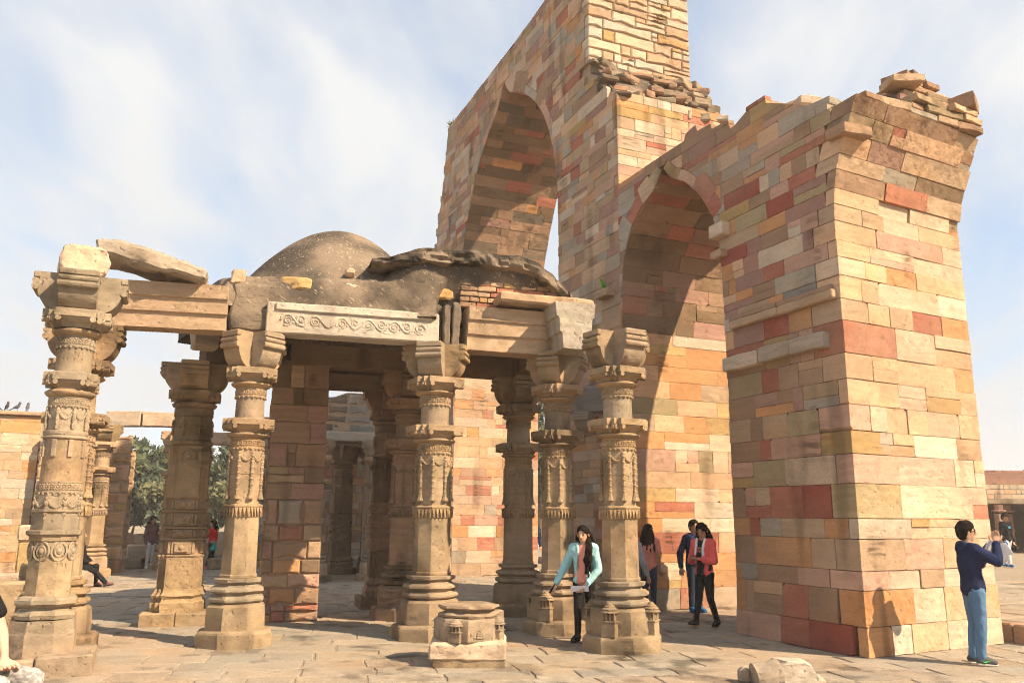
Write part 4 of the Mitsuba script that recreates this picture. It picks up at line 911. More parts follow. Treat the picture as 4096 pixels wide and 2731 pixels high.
# carved fragment at the lower right edge
k = tag(key_for('carved_fragment'), 'broken pale carved fragment with a scroll lying on the paving by the bottom edge', 'stone fragment')
fr_ = lambda m: xf(m, (6.42, 7.40, -.02), -.42, .86)
emit(f'{k}__scroll', fr_(rough(cyl_between((-.36, -.12, .10), (-.05, -.10, .15), .17, 14), .012, 4, 3, .08)), mat='grey', r=.6, smooth=40)
emit(f'{k}__chunk', fr_(rough(prof(lambda a: np.array([[-.08 - a, -.22], [.34 + a, -.26], [.40 + a, .16], [-.06, .2]]), [(0, .04), (.12, .03), (.24, -.03), (.29, -.12)]), .03, 3.2, 4, .09)), mat='white', r=.15, smooth=30)
emit(f'{k}__shard', fr_(rough(bx(.3, .52, -.1, .15, 0, .1, .03), .03, 4, 5, .08)), mat='pale', r=.4, smooth=30)
emit(f'{k}__knob', fr_(rough(bx(-.52, -.38, -.02, .12, 0, .2, .04), .02, 4, 6, .06)), mat='grey', r=.5, smooth=30)

# black-plastered ruin seen through the pavilion
hole = sbox(.55, -.1, 1.75, 3.72)
t, mp = plain_wall('plastered_ruin', 'dark plastered rubble building with a stone lintel over its doorway, seen under the roof', (4.15, 23.2), -.06, 3.2, .8, 5.3, [('dark', 16), ('slate', 6), ('grey', 3), ('pale', 1)], cat='ruined building', most=110, hi=(.18, .34), lens=(.22, .6), top_jag=.25, hole=hole, kw=dict(gap=.03, bev=.04, jag=.07))
c_, s_ = math.cos(-.06), math.sin(-.06)
emit(f'{t}__lintel', xf(block(.2, 2.2, -.1, .7, 3.70, 3.98, 71, .03, .02), (4.15, 23.2, 0), -.06), mat='grey', r=.9, smooth=35)
emit(f'{t}__roof_slab', xf(bx(-.1, 3.3, .5, 6.5, 4.6, 4.9), (4.15, 23.2, 0), -.06), mat='dark', r=.3)  # unseen roof, added to darken the space behind the doorway
for (a, d, lab) in ((.30, -.35, 'pilaster at the left of the dark doorway'), (1.95, -.3, 'pilaster at the right of the dark doorway, half hidden by the dark square pillar')):
    x, y = 4.15 + a * c_ - d * s_, 23.2 + a * s_ + d * c_
    add_pillar('distant_pillar', OP, (x, y), 0.1, ['pillar', 'tan', 'pillar_grey'], lab, 'pillars round the dark doorway', scale=.88)
for (x, y, lab) in ((5.75, 25.6, 'dark pillar standing inside the doorway'), (6.65, 25.3, 'second dark pillar inside the doorway, to the right')):
    add_pillar('distant_pillar', SP, (x, y), .1, ['umber'], lab, 'pillars round the dark doorway', scale=.9)  # umber paints the dimness inside the doorway into the pillars
plain_wall('back_wall', 'wall of mixed blue grey and red blocks behind the dark doorway', (3.6, 29.6), -.05, 6.4, .5, 5.0, [('slate', 5), ('grey', 7), ('brown', 5), ('orange', 4), ('brick', 3), ('pale', 3), ('ochre', 3)], cat='wall', most=70, hi=(.22, .36), lens=(.25, .6), kw=dict(gap=.012, bev=.02))
# a shaded colonnade end against the tall wall, between the two right pillars
lone('grey_lintel', bar((7.75, 15.2), (8.62, 14.3), .3, 3.75, 4.25, 66, amp=.012), 'slate', .9, 'blue grey lintel end built against the tall wall behind the free-standing pillar', 'lintel')
lone('stone_bracket', xf(arm(.36, .3, .36, .14), (8.2, 14.72, 3.38), math.radians(220)), 'grey', .5, 'small grey bracket under the blue grey lintel', 'bracket', 25)

# right: raised court with a kerb, and the cloister
KX = 11.52
tag(emit('raised_court', bx(KX + .05, 60, -6, 14.5, -.5, .235), 'mat_earth'), 'raised paved court to the right of the arch', kind='structure')
tag('court_kerb', 'dark stone kerb of the raised court', kind='structure')
y = 2.0
while y < 8.9:
    L = rng.uniform(.7, 1.2); emit('court_kerb__kerb_stone', block(KX - .02, KX + .35, y, min(y + L, 8.95) - .01, -.1, .25, int(y * 10), .02, .02), mat='brown', r=rng.random(), smooth=30); y += L
cells2 = []
yy = -2.0
while yy < 14.4:
    h = rng.uniform(.5, .8); x = KX + .36
    while x < 40:
        w = rng.uniform(.7, 1.5); cells2.append((x, x + w, yy, min(yy + h, 14.4))); x += w
    yy += h
q = []
for (x0, x1, y0, y1) in cells2:
    s = stone_solid(rough_rect(x0, x1, y0, y1, rng, .03), lambda a, z, d: np.column_stack([a, z, .245 - d]), rng.uniform(-.006, .006), .03, .012, .008, rng.normal(0, .004, 2), .002)
    if s: q.append((s, pick(rng, [('flag_a', 4), ('flag_c', 3), ('flag_d', 2)]), rng.random()))
k = emit('raised_court__far_flagstones', cat_(*[s[0] for s in q]), uv=np.vstack([uvconst(len(s[0][0]), s[1], s[2]) for s in q])); tag(k, kind='stuff')
# second, wider court slab that carries the cloister
tag(emit('cloister_court', bx(14, 70, 14.52, 45, -.5, .238), 'mat_earth'), 'sandy court in front of the cloister', kind='structure')
cl = tag('cloister', 'distant colonnaded cloister with a sunlit stone frieze and a dome, at the right edge', 'cloister')
ca = math.atan2(-.9, 1.7) * .9; CO = np.array([31.6, 27.2]); cc, cs = math.cos(ca), math.sin(ca)
cmap = lambda a, z, d: np.column_stack([CO[0] + a * cc - d * cs, CO[1] + a * cs + d * cc, z])
cloc = lambda m: xf(m, (*CO, 0), ca)
emit(f'{cl}__back_wall', cloc(bx(0, 12, 4.2, 4.6, 0, 3.6)), mat='dark', r=.2)
emit(f'{cl}__roof', cloc(bx(0, 12, .15, 4.6, 3.12, 3.30)), mat='brown', r=.4)
emit(f'{cl}__eave_beam', cloc(bx(0, 12, -.12, .35, 2.36, 2.56, .02)), mat='pillar_grey', r=.6)
emit(f'{cl}__parapet', cloc(bx(-.1, 12, 3.0, 3.4, 3.3, 4.0, .03)), mat='mauve', r=.4)
s = weigh(lay(sbox(0, 2.57, 12, 3.2), [2.57, 2.78, 2.99, 3.2], 0, 12, cmap, rng, (.28, .6), [('cream', 6), ('pale', 4), ('peach', 5), ('tan', 4)], gap=.008), 1)
put_stones(cl, s, word='frieze_stone', most=60, rest='frieze_stones')
for i in range(8):
    x = .9 + i * 1.42
    for d in (0.1, 2.0):
        p = cmap(np.array([x]), np.array([0.]), np.array([d]))[0]
        tw = T().translate([float(p[0]), float(p[1]), .24]).rotate([0, 0, 1], math.degrees(ca)).scale([.62, .62, .50])
        kk = key_for(f'{cl}__column')
        scene[kk] = {**mikit.ply(cat_(SP['pedestal'][0], prof(redent, [(.55, .30), (1.8, .29), (1.85, .33), (1.95, .33), (2.0, .28), (3.4, .27)]), SP['flange'][0], SP['bracket_capital'][0]), 'mat_stone', uv=uvconst(len(cat_(SP['pedestal'][0], prof(redent, [(.55, .30), (1.8, .29), (1.85, .33), (1.95, .33), (2.0, .28), (3.4, .27)]), SP['flange'][0], SP['bracket_capital'][0])[0]), 'pink', .2)), 'to_world': tw}
emit(f'{cl}__dome', cloc(xf(prof(lambda a: ngon(24, a), [(0, 1.9), (.3, 1.86), (.8, 1.6), (1.2, 1.15), (1.45, .6), (1.5, .1)]), (8.9, 3.6, 3.3))), mat='dark', r=.9, smooth=50)

# ---------------------------------------------------------------- trees and lawn
GREEN = [(.12, .155, .095), (.14, .175, .10), (.105, .135, .09), (.175, .20, .11), (.13, .155, .11), (.21, .22, .12)]  # greyed greens, distant haze put into the leaf colour
def leaf_col(p, n, uv):
    r, g, b = (mi.Float([c[k] for c in GREEN]) for k in range(3))
    i = mi.UInt32(dr.clip(mi.Int32(dr.floor(uv.x)), 0, len(GREEN) - 1))
    return mi.Color3f(dr.gather(mi.Float, r, i), dr.gather(mi.Float, g, i), dr.gather(mi.Float, b, i)) * (.7 + .6 * uv.y)
scene['mat_leaf'] = {'type': 'principledthin', 'base_color': mikit.proc(leaf_col), 'roughness': .6, 'diff_trans': .7}
scene['mat_bark'] = {'type': 'twosided', 'bsdf': {'type': 'diffuse', 'reflectance': {'type': 'rgb', 'value': [.13, .10, .075]}}}
def tree(base, x, y, h, rad, seed, label, tone=(0, 5), n=5200, leaf=.26, group=None, trunk=.32, z0=0.0):
    g = np.random.default_rng(seed); k = tag(key_for(base), label, 'tree', group)
    ms = []; tips = []
    top = np.array([x + g.normal(0, .3), y, z0 + h * .45]); ms.append(cyl_between((x, y, z0 - .2), top, trunk, 9, trunk * .6))
    for i in range(9):
        a = g.uniform(0, 2 * math.pi); e = g.uniform(.2, 1.1)
        s0 = np.array([x, y, z0]) + (top - [x, y, z0]) * g.uniform(.6, 1)
        q = s0 + np.array([math.cos(a) * math.cos(e), math.sin(a) * math.cos(e), math.sin(e)]) * rad * g.uniform(.5, .95)
        ms.append(cyl_between(s0, q, trunk * .4, 6, trunk * .12)); tips.append(q)
    emit(f'{k}__trunk', cat_(*ms), 'mat_bark', smooth=True)
    c0 = np.array([x, y, z0 + h * .62])
    cl_ = [c0 + np.array([g.normal(0, .42), g.normal(0, .42), g.normal(0, .36)]) * [rad, rad, h * .42] for _ in range(26)] + tips
    cl_ = [c for c in cl_ if z0 + .8 < c[2] < z0 + h * .96 and np.hypot(c[0] - x, c[1] - y) < rad * 1.05]
    rr = [g.uniform(.16, .32) * rad for _ in cl_]; tn = [g.integers(*tone) for _ in cl_]
    w = np.array(rr) ** 2; w /= w.sum(); P, U = [], []
    idx = g.choice(len(cl_), n, p=w)
    d = g.normal(size=(n, 3)); d /= np.linalg.norm(d, axis=1, keepdims=True)
    cen = np.array(cl_)[idx] + d * (np.array(rr)[idx] * g.uniform(.35, 1.1, n) ** .6)[:, None] * [1, 1, .8]
    u = g.normal(size=(n, 3)); u /= np.linalg.norm(u, axis=1, keepdims=True); v = np.cross(u, g.normal(size=(n, 3))); v /= np.linalg.norm(v, axis=1, keepdims=True)
    L = (leaf * g.uniform(.6, 1.3, n))[:, None]
    V = np.stack([cen - u * L, cen + v * L * .5, cen + u * L, cen - v * L * .5], 1).reshape(-1, 3)
    F = np.arange(n)[:, None] * 4 + np.array([[0, 1, 2, 3]])
    uv = np.repeat(np.column_stack([np.array(tn)[idx] + .5, g.random(n)]), 4, axis=0)
    F = np.vstack([F[:, [0, 1, 2]], F[:, [0, 2, 3]]])
    emit(f'{k}__crown', (V, F), 'mat_leaf', uv=uv); return k
TR_ = [(-1.5, 66, 5.2, 3.4, 'round green tree at the left end of the tree belt', (0, 5)), (1.2, 61, 6.3, 3.4, 'tall green tree above the standing woman in white trousers', (0, 4)), (3.4, 57, 5.0, 2.8, 'paler tree left of the square panelled pillar', (3, 6)), (5.2, 63, 7.6, 4.0, 'dense dark tree behind the square panelled pillar', (0, 5)),
       (7.6, 58, 6.6, 3.0, 'yellowish green tree seen right beside the left lintel pillar', (1, 6)), (9.5, 66, 7.6, 3.6, 'dark tree in the gap left of the rubble pier', (0, 4)), (3.0, 70, 6.4, 4.4, 'far tree closing the middle of the tree belt', (0, 3)), (-4.0, 72, 5.2, 3.2, 'low tree far behind the left colonnade', (0, 5))]
for i, (x, y, h, r, lab, tone) in enumerate(TR_): tree('leafy_tree', x, y, h, r, 300 + i, lab, tone, group='trees beyond the low wall')
for i, x in enumerate(np.linspace(-6, 12, 10)): tree('bush', x, 54 + (i * 37 % 7), 2.2 + (i * 13 % 5) * .18, 1.7, 400 + i, 'low dark bush at the foot of the trees', (0, 5), n=1500, leaf=.2, group='bushes under the trees', trunk=.1)
tree('leafy_tree', 21.5, 44.5, 9.6, 2.6, 320, 'bright green tree glimpsed through the tall arch', (1, 6), n=4000, leaf=.2)
tree('leafy_tree', 60.5, 48, 7.2, 2.6, 321, 'green tree showing above the cloister roof next to the pier', (1, 6), n=4000, leaf=.2)
tree('leafy_tree', 64.5, 46, 6.4, 2.4, 322, 'smaller green tree above the cloister roof beside the dome', (1, 5), n=3000, leaf=.2)
gp_ = np.random.default_rng(15); n = 60
c_ = np.array([8.62, 24.45, 14.36]); d_ = gp_.normal(size=(n, 3)) * [.5, .6, .5] + [0, .2, .9]; d_ /= np.linalg.norm(d_, axis=1, keepdims=True); L_v = gp_.uniform(.12, .4, n)[:, None]
w_ = np.cross(d_, [0, 0, 1.0]); w_ /= np.linalg.norm(w_, axis=1, keepdims=True)
V = np.stack([c_ + d_ * L_v * .4 - w_ * .02, c_ + d_ * L_v * .4 + w_ * .02, c_ + d_ * L_v + w_ * .01], 1).reshape(-1, 3)
tag(emit('wall_plant', (V, np.arange(3 * n).reshape(-1, 3)), 'mat_leaf', uv=np.repeat(np.column_stack([gp_.integers(0, 6, n) + .5, gp_.random(n)]), 3, axis=0)), 'small weed growing on the top left corner of the tall arch wall', 'plant')
g = np.random.default_rng(5); n = 9000
gx_, gy_ = g.uniform(-9, -2.75, n), g.uniform(22.3, 26.4, n); hh = g.uniform(.03, .07, n); aa = g.uniform(0, math.pi, n)
tag(emit('lawn', (np.array([[-9.5, 22.2, .0], [-2.7, 22.2, .0], [-2.7, 26.6, .0], [-9.5, 26.6, .0]]) + [0, 0, .02], np.array([[0, 1, 2], [0, 2, 3]])), 'mat_leaf', uv=np.tile([1.5, .4], (4, 1))), 'mown green lawn at the foot of the sunlit wall', kind='structure')
V = np.stack([np.column_stack([gx_ - .02 * np.cos(aa), gy_ - .02 * np.sin(aa), gx_ * 0 + .01]), np.column_stack([gx_ + .02 * np.cos(aa), gy_ + .02 * np.sin(aa), gx_ * 0 + .01]), np.column_stack([gx_ + g.normal(0, .015, n), gy_, hh])], 1).reshape(-1, 3)
tag(emit('grass', (V, np.arange(3 * n).reshape(-1, 3)), 'mat_leaf', uv=np.repeat(np.column_stack([g.integers(0, 6, n) + .5, g.random(n)]), 3, axis=0)), 'short green grass blades of the lawn', 'grass', kind='stuff')

# ---------------------------------------------------------------- people and birds
def cloth_col(p, n, uv):
    c = table(uv.x)
    knit = dr.select(dr.floor(uv.x) == PI_['white_knit'], .62 + .38 * smoothstep(.35, .6, noise(p.x * 75, p.y * 75, p.z * 75)), 1.0)
    return c * ((.80 + .4 * fbm(p.x * 9, p.y * 9, p.z * 9, 3)) * knit)
def cloth_bump(p, n, uv):
    return .012 * fbm(p.x * 16 + p.z * 9, p.y * 16, p.z * 13, 2)
bsdf('mat_cloth', cloth_col, bump=cloth_bump)
SUB = 10
def ball(p, r): return m3.Manifold.sphere(float(r), SUB).translate([float(x) for x in p])
def chain(pts, rad):
    out = []
    for a, b, r, s in zip(pts[:-1], pts[1:], rad[:-1], rad[1:]): out.append(m3.Manifold.batch_hull([ball(a, r), ball(b, s)]))
    return out
def flat(p, rx, ry, rz): return m3.Manifold.sphere(1.0, 14).scale([float(rx), float(ry), float(rz)]).translate([float(x) for x in p])
def hullof(*m): return m3.Manifold.batch_hull(list(m))
def fuse(ms, step=.03, it=6, taub=True, fold=0.0):
    s = m3.Manifold.batch_boolean(ms, m3.OpType.Add)
    if step: s = s.refine_to_length(step)
    q = s.to_mesh(); t = trimesh.Trimesh(q.vert_properties[:, :3], q.tri_verts, process=True)
    if taub and it: trimesh.smoothing.filter_taubin(t, lamb=.5, nu=.52, iterations=it)
    v = np.array(t.vertices)
    if fold:
        q = v * [17, 17, 9] + [0, 0, 0]; w = meshkit.fbm(np.column_stack([q[:, 0] + q[:, 2] * .9, q[:, 1] - q[:, 2] * .5, q[:, 2]]), 3, seed=int(abs(v[0].sum()) * 1e4) % 97)
        v += np.array(t.vertex_normals) * (fold * (np.abs(w - .5) * -4 + .7))[:, None]
    return v, np.array(t.faces)
V3 = lambda *a: np.array(a, float)
def person(label, loc, face, h, top, legs, shoe, hair='hair_black', skin='skin_a', pose=None, long_hair=0.0, sleeves=1.0, jacket=None, female=True, z=0.0, sole='white', lean=0.0, group=None, head_turn=0.0, head_down=0.0, shorts=1.0, tied=False):
    """a figure facing angle 'face' (0 = +x); joints are in units of the standing height, x forward, y to the figure's left"""
    P = dict(pelvis=(0, 0, .52), waist=(0, 0, .605), chest=(0, 0, .73), neck=(0, 0, .835), head=(.012, 0, .925),
        shl=(0, .098, .805), shr=(0, -.098, .805), ell=(-.01, .125, .63), elr=(-.01, -.125, .63), wrl=(.03, .13, .485), wrr=(.03, -.13, .485),
        hpl=(0, .048, .51), hpr=(0, -.048, .51), knl=(.008, .05, .28), knr=(.008, -.05, .28), anl=(-.012, .05, .045), anr=(-.012, -.05, .045), tol=(.085, .06, .018), tor=(.085, -.06, .018))
    P.update(pose or {}); P = {k: np.array(v, float) for k, v in P.items()}
    if lean:
        for k in ('waist', 'chest', 'neck', 'head', 'shl', 'shr', 'ell', 'elr', 'wrl', 'wrr'): P[k] = P[k] + [lean * (P[k][2] - .5), 0, 0]
    k = tag(key_for('person'), label, 'person', group)
    tr = lambda m: xf((m[0] * h, m[1]) if isinstance(m, tuple) else m, (*loc, z), face)
    em = lambda part, m, mat, r=.5, sm=True, bs='mat_cloth': emit(f'{k}__{part}', tr(m), bs, mat=mat, r=r, smooth=sm)
    sw = .94 if female else 1.05
    hd, nk = P['head'], P['neck']
    # head frame: forward f, left l
    ct, st_ = math.cos(head_turn), math.sin(head_turn); f = V3(ct * math.cos(head_down), st_ * math.cos(head_down), -math.sin(head_down)); l = V3(-st_, ct, 0); u = np.cross(f, l)
    at = lambda a, b, c: hd + f * a + l * b + u * c
    head = [hullof(ball(at(-.008, 0, .022), .052), ball(at(.012, 0, .028), .046), ball(at(.016, 0, -.030), .036), ball(at(.034, 0, -.050), .016), ball(at(-.018, 0, -.01), .045)),
            hullof(ball(at(.055, 0, .012), .006), ball(at(.068, 0, -.010), .0085), ball(at(.054, 0, -.014), .012)),
            hullof(ball(at(.0, .052, .006), .008), ball(at(-.006, .055, -.008), .007)), hullof(ball(at(.0, -.052, .006), .008), ball(at(-.006, -.055, -.008), .007))]
    def hand(w, e, s):
        d = (w - e) / np.linalg.norm(w - e); side = np.cross(d, [0, 0, 1.0]); side = side / np.linalg.norm(side) if np.linalg.norm(side) > .3 else V3(0, s, 0)
        if side @ V3(1, 0, 0) < 0: side = -side
        nrm = np.cross(d, side)
        pc = w + d * .045
        out = [hullof(ball(w, .0135), ball(pc + side * .016, .011), ball(pc - side * .016, .011))]
        for i, (o, L) in enumerate(((.020, .038), (.007, .044), (-.007, .041), (-.019, .033))):
            a = pc + side * o; b = a + d * L * .5 + nrm * .006 * s; c = b + d * L * .4 + nrm * .016 * s
            out += chain([a, b, c], [.0078, .007, .0058])
        a = w + d * .018 + side * .013
        out += chain([a, a + side * .022 + d * .016, a + side * .026 + d * .036], [.009, .0078, .0065])
        return out
    arms = lambda s, g: chain([P['sh' + s], P['el' + s], P['wr' + s]], [.032 + g, .027 + g, .017 + g])
    leg = lambda s, g: chain([P['hp' + s], P['kn' + s], P['an' + s]], [.054 + g, .032 + g, .022 + g])
    torso = lambda g: [hullof(flat(P['pelvis'], .062 + g, .088 * sw + g, .06), flat(P['waist'], .054 + g, .07 * sw + g, .05)), hullof(flat(P['waist'], .054 + g, .07 * sw + g, .05), flat(P['chest'], .062 + g, .088 * sw + g, .06)),
        hullof(flat(P['chest'], .062 + g, .088 * sw + g, .06), ball(P['shl'] * .98 + P['shr'] * .02, .034 + g), ball(P['shr'] * .98 + P['shl'] * .02, .034 + g), ball(nk - [0, 0, .02], .035 + g * .5))]
    skinm = head + chain([nk - [0, 0, .02], hd + [-.004, 0, -.04]], [.033, .029]) + torso(-.006) + [q for s in 'lr' for q in arms(s, -.003) + leg(s, -.004)] + hand(P['wrl'], P['ell'], 1) + hand(P['wrr'], P['elr'], -1)
    scene_key = emit(k, tr(fuse(skinm, .022, 5)), 'mat_cloth', mat=skin, r=.5, smooth=True, numbered=False)
    for s in (1, -1):
        em('eye', fuse([flat(at(.0485, s * .021, .010), .004, .0095, .005)], 0, 0), 'eye'); em('eyebrow', fuse([flat(at(.049, s * .022, .024), .004, .014, .003)], 0, 0), hair)
    em('lips', fuse([flat(at(.049, 0, -.031), .005, .014, .005)], 0, 0), 'lips')
    cap = hullof(ball(at(-.012, 0, .032), .059), ball(at(.012, 0, .044), .047), ball(at(-.025, 0, -.012), .046))
    cut = hullof(ball(at(.078, 0, .026), .040), ball(at(.066, .024, -.02), .040), ball(at(.066, -.024, -.02), .040), ball(at(.05, 0, -.09), .055))
    hm = [cap - cut]
    if long_hair:
        g = np.random.default_rng(int(abs(loc[0] * 100)))
        for i in range(16):
            b = (i / 15 - .5) * 2; a0 = at(-.03 - .018 * (1 - abs(b)), b * .05, .01)
            L = long_hair * g.uniform(.85, 1.1)
            mid = a0 + [-.028 + .01 * abs(b), b * .03, -L * .5]; end = a0 + [-.03 + g.normal(0, .012), b * .035 + g.normal(0, .01), -L]
            hm += chain([a0, mid, end], [.017, .016, .006])
        if tied:
            a0 = at(-.03, .035, -.01)
            for i in range(10): hm += chain([a0 + [0, g.normal(0, .01), 0], V3(.045, .062, .80) + g.normal(0, .012, 3), V3(.085, .055, .70) + g.normal(0, .013, 3), V3(.082, .062, .59) + g.normal(0, .016, 3)], [.018, .02, .018, .006])
    em('hair', fuse(hm, .018, 1, fold=.006), hair)
    # clothes
    tr_ = [hullof(flat(P['pelvis'] + [0, 0, .005], .066, .092 * sw, .055), ball(P['hpl'], .057), ball(P['hpr'], .057))] + [q for s in 'lr' for q in chain([P['hp' + s], P['kn' + s], P['an' + s] + [0, 0, .004]], ([.056, .035, .0245] if female else [.060, .040, .030]))]
    em('trousers', fuse(tr_, .02, 4, fold=.005), legs)
    def sleeve(s, g):
        w = P['el' + s] + (P['wr' + s] - P['el' + s]) * .93
        return chain([P['sh' + s], P['el' + s], w], [.036 + g, .032 + g, .024 + g]) if sleeves >= 1 else chain([P['sh' + s], P['sh' + s] + (P['el' + s] - P['sh' + s]) * .6], [.037 + g, .035 + g])
    hem = [hullof(flat(P['pelvis'] + [0, 0, -.012], .076, .100 * sw, .012), flat(P['pelvis'] + [0, 0, .03], .076, .100 * sw, .012), flat(P['waist'] + [0, 0, .03], .066, .086 * sw, .04))]
    if jacket:
        em('shirt', fuse(torso(.008) + hem, .02, 4, fold=.004), top)
        J = torso(.018) + [hullof(flat(P['pelvis'] + [0, 0, -.005], .080, .106 * sw, .03), flat(P['waist'], .070, .09 * sw, .05))] + [q for s in 'lr' for q in sleeve(s, .006)]
        J = m3.Manifold.batch_boolean(J, m3.OpType.Add)
        wedge = hullof(*[ball(q, .006) for q in (V3(.3, -.075, .45), V3(.3, .075, .45), V3(.03, -.036, .47), V3(.03, .036, .47), V3(.02, -.03, .86), V3(.02, .03, .86), V3(.3, -.05, .88), V3(.3, .05, .88))])
        J = J - wedge - ball(nk + [0, 0, .045], .05)
        jk = em('jacket', fuse([J], .02, 3, fold=.007), jacket)
        for s in (1, -1): em('jacket__lapel', fuse([hullof(ball((.062, s * .040, .79), .012), ball((.080, s * .043, .70), .010), ball((.078, s * .05, .62), .004), ball((.035, s * .05, .85), .014))], .03, 1), 'aqua' if jacket == 'aqua' else 'white_cloth')
    else:
        em('top', fuse(torso(.014) + hem + [q for s in 'lr' for q in sleeve(s, .004)], .02, 4, fold=.007), top)
        if top in ('navy',): em('hood', fuse([hullof(ball(nk + [-.035, .04, .005], .026), ball(nk + [-.035, -.04, .005], .026), ball(nk + [-.055, 0, -.03], .028))], .03, 2), top)
    for s in 'lr':
        a, t = P['an' + s], P['to' + s]
        shk = em('shoe', fuse([hullof(ball(a + [-.018, 0, -.008], .026), ball(a + [.01, 0, .006], .024), ball(t + [-.01, .006, .006], .021), ball(t + [-.01, -.006, .006], .021))], .025, 2), shoe)
        d = t - a; d[2] = 0
        lo = min(a[2] - .032, t[2] - .012) if abs(a[2] - .045) < .02 else None
        em(shk[len(k) + 2:] + '__sole', fuse([hullof(ball(a + [-.022, .01, -.034], .010), ball(a + [-.022, -.01, -.034], .010), ball(t + [.0, .014, -.010], .009), ball(t + [.0, -.014, -.010], .009))], 0, 0), sole)
    return k, tr, P
def held(base, tr, mesh, mat, label, cat, sm=False): return tag(emit(base, tr(mesh), 'mat_cloth', mat=mat, r=.6, smooth=sm), label, cat)
def card(c, f, l, a, b, t=.004):
    """a thin rectangle centred at c spanned by f and l"""
    f, l = np.array(f, float), np.array(l, float); n = np.cross(f, l); n /= np.linalg.norm(n)
    q = [c - f * a - l * b, c + f * a - l * b, c + f * a + l * b, c - f * a + l * b]
    return loft([np.array([x - n * t for x in q]), np.array([x + n * t for x in q])])
toward = lambda x, y: math.atan2(-y, -x)
# girl in the turquoise jacket, walking out from behind the free-standing pillar
k, tr, P = person('girl in an open turquoise jacket and salmon top stepping out from behind a pillar', (5.93, 10.80), toward(5.78, 10.86) - .30, 1.56, 'salmon', 'black_cloth', 'black_cloth', jacket='aqua', long_hair=.10, tied=True, sole='black_cloth', head_turn=-.1, head_down=.12, skin='skin_a',
    pose=dict(wrr=(.10, -.235, .50), elr=(.02, -.175, .645), wrl=(.115, .03, .475), ell=(.0, .135, .62), knr=(.07, -.04, .285), anr=(.06, -.045, .05), tor=(.155, -.06, .02), knl=(-.03, .05, .28), anl=(-.15, .045, .07), tol=(-.06, .05, .02)))
held('phone', tr, card(V3(.125, -.26, .452), (.35, -.5, -.8), (.9, .1, .2), .045, .026), 'black_cloth', 'phone in the lowered hand of the girl in turquoise', 'phone')
held('papers', tr, card(V3(.135, .0, .462), (.1, 1, .05), (.3, .0, 1), .085, .024, .006), 'paper', 'folded white papers held by the girl in turquoise', 'papers')
# girl in the coral jacket reading her phone
k, tr, P = person('girl in an open coral jacket and black clothes walking and looking at her phone', (8.40, 11.33), toward(8.3, 11.3) - .62, 1.60, 'black_cloth', 'black_cloth', 'black_cloth', jacket='coral', long_hair=.17, sole='ochre', head_down=.42, head_turn=.25, skin='skin_b',
    pose=dict(wrr=(.135, -.035, .655), elr=(.02, -.135, .635), wrl=(.14, .02, .665), ell=(.02, .135, .64), knr=(.05, -.04, .29), anr=(.10, -.05, .055), tor=(.19, -.055, .045), knl=(-.015, .05, .28), anl=(-.10, .06, .06), tol=(-.01, .08, .02)))
held('phone', tr, card(V3(.165, -.005, .685), (.1, 1, 0), (.8, 0, .6), .04, .02), 'red_cloth', 'red phone in the hands of the girl in coral', 'phone')
for s in (-1, 1): emit(f'{k}__armband', tr(fuse(chain([P['el' + 'rl'[s > 0]] * .75 + P['sh' + 'rl'[s > 0]] * .25, P['el' + 'rl'[s > 0]] * .70 + P['sh' + 'rl'[s > 0]] * .30], [.0405, .041]), 0, 0)), 'mat_cloth', mat='white_cloth', r=.6, smooth=True)
tx = meshkit.text_mesh('DARLING', .016, .004, bold=True); tv = np.array(tx.vertices)
def chestprint(text, z0, hh):
    t = meshkit.text_mesh(text, hh, .004, bold=True); v = np.array(t.vertices); wdt = v[:, 0].max()
    return np.column_stack([.0745 + v[:, 2] - .9 * (v[:, 0] - wdt / 2) ** 2 * 6, -(wdt / 2 - v[:, 0]) , v[:, 1] + z0]), np.array(t.faces)
for i, (text, z0) in enumerate((('DARLING', .755), ('IN MT', .725))): emit(f'{k}__shirt_print', tr(chestprint(text, z0, .017)), 'mat_cloth', mat='salmon', r=.6)
# others near the arch
person('man in a dark navy jacket and jeans half hidden behind the girl in coral', (9.58, 13.2), toward(9.4, 13.2) + .5, 1.64, 'navy', 'denim_dark', 'blue_cloth', female=False, sole='blue_cloth', skin='skin_b', pose=dict(wrr=(.05, -.20, .49), elr=(-.02, -.17, .64)))
person('person in a grey sweater walking, half hidden by the free-standing pillar', (8.06, 12.95), toward(8.8, 14) + math.pi - .5, 1.5, 'grey_cloth', 'denim_dark', 'black_cloth', skin='skin_a', long_hair=.1, pose=dict(wrr=(.05, -.18, .47), elr=(-.02, -.15, .63)))
person('girl with long dark hair and a salmon tee seen from behind the pillar', (8.74, 13.45), toward(9.2, 14.5) + math.pi - .3, 1.56, 'salmon', 'denim_dark', 'black_cloth', skin='skin_b', long_hair=.24, sleeves=.5)
